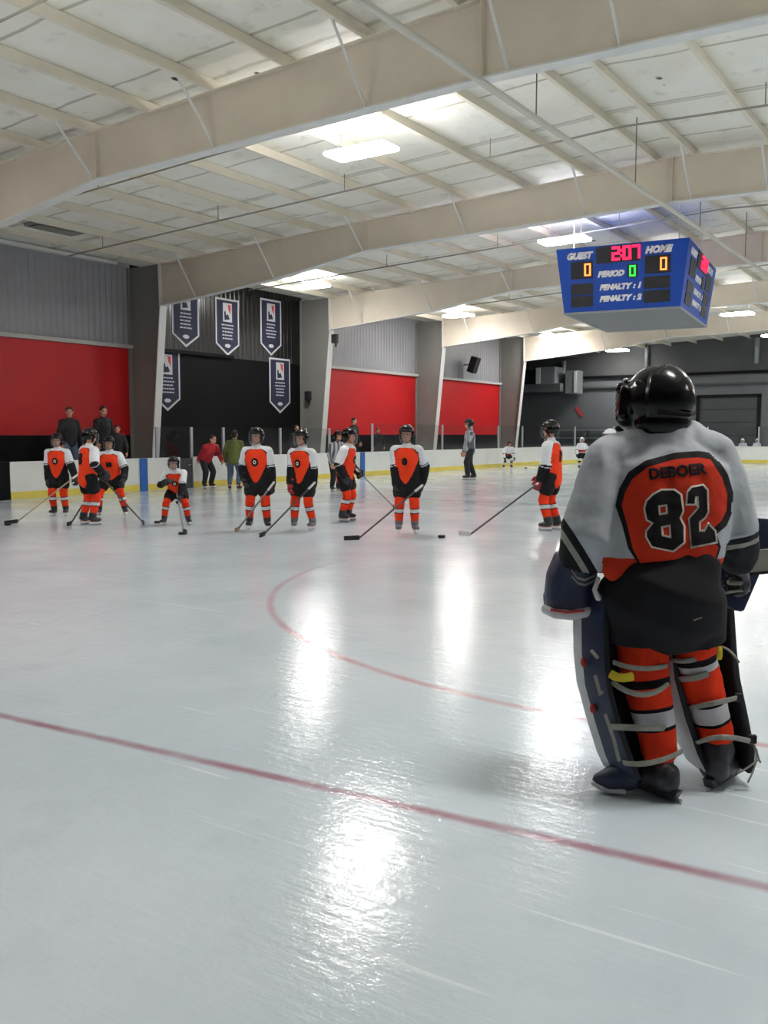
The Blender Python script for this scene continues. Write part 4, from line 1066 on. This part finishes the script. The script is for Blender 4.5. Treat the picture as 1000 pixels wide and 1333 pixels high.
    eight = [cr([(505, 625), (545, 603), (605, 603), (635, 625), (645, 700), (630, 735), (650, 775), (650, 850), (600, 890), (500, 870), (474, 825), (474, 800), (508, 758), (476, 742), (465, 690), (475, 655)]), cr([(528, 675), (572, 668), (575, 715), (532, 722)]), cr([(542, 775), (588, 765), (592, 832), (547, 822)])]
    two = [cr([(668, 666), (672, 612), (690, 590), (742, 580), (762, 602), (765, 705), (752, 730), (724, 752), (724, 800), (752, 800), (770, 768), (800, 800), (806, 850), (690, 870), (680, 738), (712, 702), (726, 685), (722, 630), (706, 632), (702, 666)])]
    for d in (eight, two):
        decal('number_outline', poly_mesh(d, .0085), Gp, vdir, jr, .0115, 'number_outline', root, .014, maxd=.56)
        decal('number', poly_mesh(d), Gp, vdir, jr, .0145, 'trim_black', root, .014, maxd=.56)
    bm = text_mesh('DEBOER', .066, 0, .0035, 1.06)
    bmesh.ops.rotate(bm, verts=bm.verts, matrix=Matrix.Rotation(math.radians(6), 3, 'Z')); bmesh.ops.translate(bm, verts=bm.verts, vec=((882 - 885) / 332, (1037 - 609) / 332, 0))
    decal('name', bm, Gp, vdir, jr, .0115, 'trim_black', root, .014, maxd=.56)
    # pants
    bm = bmesh.new()
    tube(bm, [G(886, 734, -.05), G(876, 754, -.045), G(862, 786, 0)], [(.165, .13), (.218, .18), (.258, .2)], 28, side=V((1, 0, 0)))
    tube(bm, [G(828, 768, 0), G(829, 834, .02)], [(.135, .15), (.125, .14)], 20, side=V((1, 0, 0)), cap=False)
    tube(bm, [G(900, 768, .0), G(908, 832, .04)], [(.125, .15), (.105, .135)], 20, side=V((1, 0, 0)), cap=False)
    pt = fuse('pants', bm, .011, 'fabric_black', root, 3, None, lambda p: .006 * noise.noise(V((p.x * 9, p.y * 9, p.z * 6))))
    for (u0, v0, u1, v1) in ((906, 828, 919, 824), (884, 728, 902, 727)):
        decal('pants_tag', poly_mesh([px([(u0, v0), (u1, v1), (u1, v1 + 2.2), (u0, v0 + 2.2)])]), lambda x, z: G(885 + x * 332, 1037 - z * 332, -.6), vdir, pt, .004, 'strap', root)
    # socks
    for k, bands in ((0, ((.40, 0), (.47, 2), (.64, 0), (.67, 2), (.80, 1), (.83, 2), (1.4, 0))), (1, ((.24, 0), (.30, 2), (.36, 1), (.66, 0), (.69, 2), (.85, 1), (.88, 2), (1.4, 0)))):
        a, b = f.hj[k] + (f.kn[k] - f.hj[k]) * .55, f.an[k]; kn = f.kn[k]
        bm = bmesh.new(); tube(bm, [a, kn, kn + (b - kn) * .35, b], [.1 - .012 * k, .098 - .012 * k, .088 - .005 * k, .07], 18)
        def sc(p, n, a=a, b=b, bands=bands):
            t = (p - a).dot(b - a) / (b - a).length_squared
            for lim, i in bands:
                if t < lim: return i
            return 0
        fuse('sock', bm, .008, SOCKM, root, 2, sc, wrinkle(H, .003, 14), [(a + (b - a) * l, b - a) for l, i in bands if l < 1.2])
    # leg pads: U-shaped shells in front of the legs, with straps behind
    def pad(levels, yw, mats, side, wid):
        """levels: (centre, width); cross section in pad frame: front +y"""
        Rp = Matrix.Rotation(math.radians(yw), 3, 'Z'); bm = bmesh.new(); rings = []
        for c, w_, dep in levels:
            h = w_ / 2
            sec = [(-h, -.05), (-h * 1.04, .03), (-h * 1.04, dep - .05), (-h, dep + .01), (-h + .04, dep + .03), (h - .04, dep + .03), (h, dep + .01), (h * 1.04, dep - .05), (h * 1.04, .03), (h, -.05), (h - .03, -.05), (h - .03, .075), (-h + .03, .075), (-h + .03, -.05)]
            rings.append([bm.verts.new(c + Rp @ V((x, y, 0))) for x, y in sec])
        n = len(rings[0]); matof = [mats[0], mats[0], 1, 1, mats[1], 1, mats[2], mats[2], mats[2], mats[4], mats[3], mats[3], mats[3], mats[4]]
        for a, b in zip(rings, rings[1:]):
            for j in range(n):
                fa = bm.faces.new((a[j], a[(j + 1) % n], b[(j + 1) % n], b[j])); fa.material_index = matof[j]
        bm.faces.new(rings[0]).material_index = mats[3]; bm.faces.new(rings[-1][::-1]).material_index = mats[3]
        o = build('leg_pad', bm, ['pad_navy', 'pad_white', 'pad_red', 'pad_liner'], root, True)
        m = o.modifiers.new('b', 'BEVEL'); m.width = .008; m.segments = 2; m.limit_method = 'ANGLE'
        return o, Rp
    lp, RL = pad([(G(842, 1006, .02), .2, .13), (G(838, 985, .02), .24, .13), (G(826, 940, .03), .27, .12), (G(815, 890, .04), .29, .12), (G(812, 850, .05), .3, .12), (G(810, 800, .06), .29, .12), (G(812, 765, .07), .27, .1)], 34, (0, 1, 0, 3, 3), -1, .28)
    rp, RR = pad([(G(944, 1003, .12), .2, .13), (G(938, 975, .12), .25, .13), (G(926, 930, .1), .27, .12), (G(914, 880, .1), .28, .12), (G(910, 845, .1), .28, .12), (G(908, 790, .1), .27, .1)], 12, (1, 1, 0, 3, 3), 1, .27)
    # red marks and pale edge strip on the left pad's outer wing
    for (u, v) in ((757, 862), (769, 922)):
        bm = bmesh.new(); ball(bm, G(u + 3, v, -.0), (.013, .012, .02), 10); build('red_mark', bm, 'pad_red', lp, True)
    for pts in (((788, 930), (799, 962), (806, 990)), ((775, 880), (782, 905), (784, 900)), ((770, 847), (778, 856))):
        bm = bmesh.new(); tube(bm, [G(u, v, -.1) for u, v in pts], [(.007, .004)] * len(pts), 8); build('lace', bm, 'strap', lp)
    # straps
    def strap(p, leg, c, q, w_, name='strap', m='strap', par=None):
        n = 9; pts = []
        for i in range(n):
            t = i / (n - 1); b = p * (1 - t) ** 2 + c * 2 * t * (1 - t) + q * t * t; pts.append(b)
        bm = bmesh.new(); tube(bm, pts, [(.004, w_)] * n, 8, side=V((0, 1, 0))); build(name, bm, m, par)
    for (a, c, b, w_) in (((799, 862), (830, 876), (868, 867), .010), ((797, 888), (838, 920), (870, 890), .011), ((795, 946), (830, 948), (872, 948), .013), ((812, 993), (848, 1000), (888, 978), .011)):
        strap(G(*a, -.06), lp, G(*c, -.2), G(*b, -.04), w_, par=lp)
    for (a, c, b, w_) in (((870, 858), (902, 866), (922, 850), .010), ((880, 884), (915, 886), (936, 868), .013), ((896, 922), (930, 916), (962, 908), .011), ((906, 968), (936, 952), (980, 966), .011)):
        strap(G(*a, .06), rp, G(*c, -.12), G(*b, .06), w_, par=rp)
    strap(G(795, 877, -.09), lp, G(806, 886, -.13), G(824, 880, -.12), .017, 'yellow_strap', 'strap_yellow', lp)
    strap(G(936, 842, .04), rp, G(938, 850, .02), G(936, 858, .04), .012, 'yellow_strap', 'strap_yellow', rp)
    strap(G(940, 842, .04), rp, G(952, 845, .04), G(962, 862, .04), .005, 'loose_strap', 'strap', rp)
    strap(G(980, 966, .06), rp, G(992, 985, .05), G(974, 1018, .05), .004, 'loose_strap', 'strap', rp)
    strap(G(962, 1006, .05), rp, G(974, 1000, .05), G(986, 990, .05), .004, 'loose_strap', 'strap', rp)
    strap(G(985, 975, .06), rp, G(988, 990, .05), G(990, 992, .05), .004, 'loose_strap', 'strap', rp)
    for (u, v) in ((962, 908), (980, 962)):
        bm = bmesh.new(); box(bm, G(u, v, .05), (.03, .02, .035), bev=.005); build('buckle', bm, 'pad_liner', rp)
    # pad toes over the skates
    bm = bmesh.new(); c = G(796, 1014, .05); tube(bm, [G(818, 1010, .02), G(797, 1014, .04), G(781, 1016, .06)], [(.05, .06), (.05, .055), (.03, .035)], 14, side=V((0, 1, 0)))
    fuse('pad_toe', bm, .009, 'pad_navy', lp, 2)
    bm = bmesh.new(); tube(bm, [G(773, 1020, .05), G(790, 1029, .02), G(812, 1030, -.01)], [(.012, .01)] * 3, 8); build('toe_edge', bm, 'pad_white', lp, True)
    # skates
    for k, (an, heel, toe) in enumerate(((f.an[0], GI(882, 1046), GI(822, 1024)), (f.an[1], GI(922, 1030), GI(952, 1012)))):
        heel.z = toe.z = 0; d = (toe - heel).normalized(); up = V((0, 0, 1)); L = .25; toe = heel + d * L
        bm = bmesh.new()
        tube(bm, [V((an.x, an.y, .085 if k == 0 else .15)), heel + d * .06 + up * .09], [(.078, .08), (.06, .068)], 18)
        tube(bm, [heel + d * .05 + up * .075, heel + d * .14 + up * .075, toe - d * .04 + up * .06], [(.058, .05), (.062, .05), (.05, .04)], 18, side=d.cross(up))
        sk = fuse('skate', bm, .009, 'skate_boot', root, 2, None, wrinkle(H, .003, 20))
        bm = bmesh.new(); s = d.cross(up)
        prism(bm, [heel + s * .02 - d * .01 + up * .05, heel + s * .02 + d * .01 + up * .012, toe + s * .02 - d * .02 + up * .012, toe + s * .02 + up * .05], s * -.04); build('blade_holder', bm, 'skate_boot', sk)
        bm = bmesh.new(); prism(bm, [heel - d * .02 + up * .02, heel - d * .015 + up * .001, toe - d * .01 + up * .001, toe + up * .02], s * .004); build('blade', bm, 'steel', sk)
    # catching glove
    bm = bmesh.new()
    tube(bm, [G(760, 712, .03), G(753, 730, .05), G(744, 752, .08), G(743, 775, .09), G(744, 795, .1)], [(.062, .07), (.085, .078), (.1, .085), (.104, .09), (.1, .088)], 22, cap=False)
    tube(bm, [G(728, 724, .1), G(722, 748, .12), G(718, 772, .14)], [(.022, .04), (.035, .05), (.03, .05)], 12)
    tube(bm, [G(716, 776, .16), G(714, 786, .18)], [(.03, .03), (.02, .03)], 12)
    gl = fuse('catching_glove', bm, .009, 'pad_navy', root, 2)
    bm = bmesh.new(); tube(bm, [G(709, 793, .1), G(722, 799, .02), G(745, 801, -.0), G(768, 796, .02), G(780, 788, .08)], [(.013, .02)] * 5, 8); build('rim', bm, 'pad_white', gl, True)
    bm = bmesh.new(); tube(bm, [G(718, 794, .0), G(738, 797, -.03), G(760, 795, -.02)], [(.005, .006)] * 3, 8); build('rim_line', bm, 'pad_red', gl, True)
    px_ = lambda pts: px(pts)
    def bandpoly(pts, w_): return [px([(u, v - w_) for u, v in pts] + [(u, v + w_) for u, v in pts[::-1]])]
    Gf = lambda x, z: G(885 + x * 332, 1037 - z * 332, -.6)
    for pts, w_ in ((((718, 760), (726, 772), (738, 776), (752, 770), (768, 757)), 2.0), (((718, 770), (728, 781), (738, 784), (750, 779), (758, 770)), 2.0)):
        decal('glove_stripe', poly_mesh(bandpoly(pts, w_)), Gf, vdir, gl, .003, 'strap', gl, .015)
    decal('glove_mark', poly_mesh([px([(723, 742), (729, 746), (729, 758), (725, 764), (722, 752)])]), Gf, vdir, gl, .003, 'pad_red', gl, .015)
    decal('glove_stripe', poly_mesh(bandpoly([(722, 742), (730, 744), (740, 742)], 1.2)), Gf, vdir, gl, .003, 'strap', gl, .015)
    bm = bmesh.new(); tube(bm, [G(779, 753, -.04), G(774, 768, -.05), G(779, 778, -.05)], [.008, .01, .013], 8); build('wrist_tab', bm, 'pad_white', gl, True)
    # blocker with its hand
    bm = bmesh.new(); wr = f.wr[1]; e = f.el[1]
    tube(bm, [G(957, 706, .1), wr], [(.066, .066), (.055, .055)], 14)
    hand_mesh(bm, wr, e, H, 1, 1.0, 1.2)
    bl = fuse('blocker_glove', bm, .008, 'skate_boot', root, 1)
    bm = bmesh.new(); q = [G(948, 672, .36), G(1006, 676, .32), G(1001, 720, .32), G(968, 797, .34), G(925, 789, .38), G(935, 740, .38)]
    prism(bm, q, vdir * .04); bmesh.ops.bevel(bm, geom=list(bm.edges), offset=.006, segments=2, affect='EDGES'); build('blocker_board', bm, 'pad_navy', bl)
    strap(G(946, 772, .3), bl, G(958, 768, .28), G(976, 769, .3), .006, 'strap', 'strap', bl)
    strap(G(950, 752, .3), bl, G(968, 745, .26), G(988, 741, .3), .006, 'strap', 'strap', bl)
    bm = bmesh.new(); tube(bm, [G(950, 758, .28), G(964, 758, .27)], [(.02, .012)] * 2, 10); build('buckle', bm, 'strap', bl, True)
    # mask
    Rh = Matrix.Rotation(math.radians(HR), 3, 'Z') ; c = f.head + V((.0, .01, .012))
    P = lambda x, y, z: c + Rh @ V((x, y, z))
    bm = bmesh.new()
    ball(bm, P(0, -.02, .012), (.124, .14, .134), 28, Rh)
    ball(bm, P(0, .04, -.01), (.116, .12, .122), 24, Rh)
    ball(bm, P(0, -.045, -.078), (.11, .107, .092), 22, Rh)
    tube(bm, [P(-.09, .07, -.06), P(0, .115, -.095), P(.09, .07, -.06)], [(.035, .04)] * 3, 12)
    tube(bm, [P(-.085, .09, .055), P(0, .135, .065), P(.085, .09, .055)], [(.028, .03)] * 3, 12)
    for k in (-1, 1): tube(bm, [P(k * .118, .04, .05), P(k * .122, .045, -.05)], [(.02, .02)] * 2, 10)
    hm = fuse('mask', bm, .007, 'helmet_black', root, 2)
    bm = bmesh.new()                       # back plate: shallow shell over the rear of the skull
    bmesh.ops.create_uvsphere(bm, u_segments=32, v_segments=20, radius=1)
    bmesh.ops.delete(bm, geom=[fa for fa in bm.faces if fa.calc_center_median().y > -.35 or fa.calc_center_median().z < -.55], context='FACES')
    for v in bm.verts: v.co = P(v.co.x * .129, v.co.y * .147 - .02, v.co.z * .139 + .01)
    bmesh.ops.solidify(bm, geom=list(bm.faces), thickness=-.006); build('back_plate', bm, 'helmet_black', hm, True)
    for pts in (((-.1, -.12, -.04), (0, -.185, -.05), (.1, -.12, -.04)), ((-.115, -.02, .075), (-.09, -.12, .04)), ((.115, -.02, .075), (.09, -.12, .04))):
        bm = bmesh.new(); tube(bm, [P(*q) for q in pts], [(.004, .009)] * len(pts), 8, side=V((0, 1, 0))); build('elastic_strap', bm, 'fabric_black', hm)
    bm = bmesh.new()
    for z in (.045, .02, -.005, -.03, -.055): tube(bm, [P(x * .085, .115 + .05 * math.cos(x * 1.3), z) for x in (-1, -.5, 0, .5, 1)], [.0035] * 5, 6)
    for x in (-.7, -.25, .25, .7): tube(bm, [P(x * .085, .115 + .05 * math.cos(x * 1.3), z) for z in (.06, -.07)], [.0035] * 2, 6)
    build('face_cage', bm, 'steel', hm)
    bm = bmesh.new(); tube(bm, [P(-.06, .12, -.1), P(0, .15, -.11), P(.06, .12, -.1)], [(.022, .014)] * 3, 10); build('chin_guard', bm, 'fabric_black', hm, True)
    for x, z in ((-.07, .09), (-.085, .06), (.07, .09), (.085, .06)):
        bm = bmesh.new(); ball(bm, P(x, .085, z), (.01, .01, .01), 8); build('vent_screw', bm, 'steel', hm, True)
    # goalie stick held level to the right
    W = lambda q: loc + R.inverted() @ q
    a, h, b = G(880, 742, .33), G(948, 734, .27), G(1130, 716, .2)
    t = empty('goalie_stick', W(h), 0, 'wide grey goalie stick held level beside the goalie at the right edge', 'hockey stick'); o = W(h)
    L_ = lambda q: W(q) - o
    bm = bmesh.new(); tube(bm, [L_(a), L_(h)], [(.016, .012)] * 2, 8, cap=False); build('shaft', bm, 'stick_dark', t)
    d = (L_(b) - L_(h)).normalized(); n = V((0, 0, 1)); n = (n - d * n.dot(d)).normalized(); s = d.cross(n)
    bm = bmesh.new()
    rr = []
    for x, hh in ((-.02, .016), (.06, .045), (.6, .05), (.66, .05)):
        cc = d * x; rr.append([bm.verts.new(cc + n * (hh * q) + s * (.011 * p_)) for q, p_ in ((-1, -1), (1, -1), (1, 1), (-1, 1))])
    bm.faces.new(rr[0]); bm.faces.new(rr[-1][::-1])
    for p_, q in zip(rr, rr[1:]):
        for j in range(4): bm.faces.new((p_[j], q[j], q[(j + 1) % 4], p_[(j + 1) % 4]))
    build('paddle', bm, 'stick_paddle', t)
    bm = bmesh.new(); box(bm, d * .3 - n * .05, (.62, .026, .012), d.to_track_quat('X', 'Z').to_matrix()); build('paddle_edge', bm, 'tape_black', t)
    bm = bmesh.new(); c0 = d * .64; dn = (d * .55 - n * .83).normalized(); prism(bm, [c0 + n * .05, c0 - n * .05, c0 + dn * .36 - d * .05, c0 + dn * .38 + d * .05], s * .014); build('blade', bm, 'tape_black', t)
goalie()
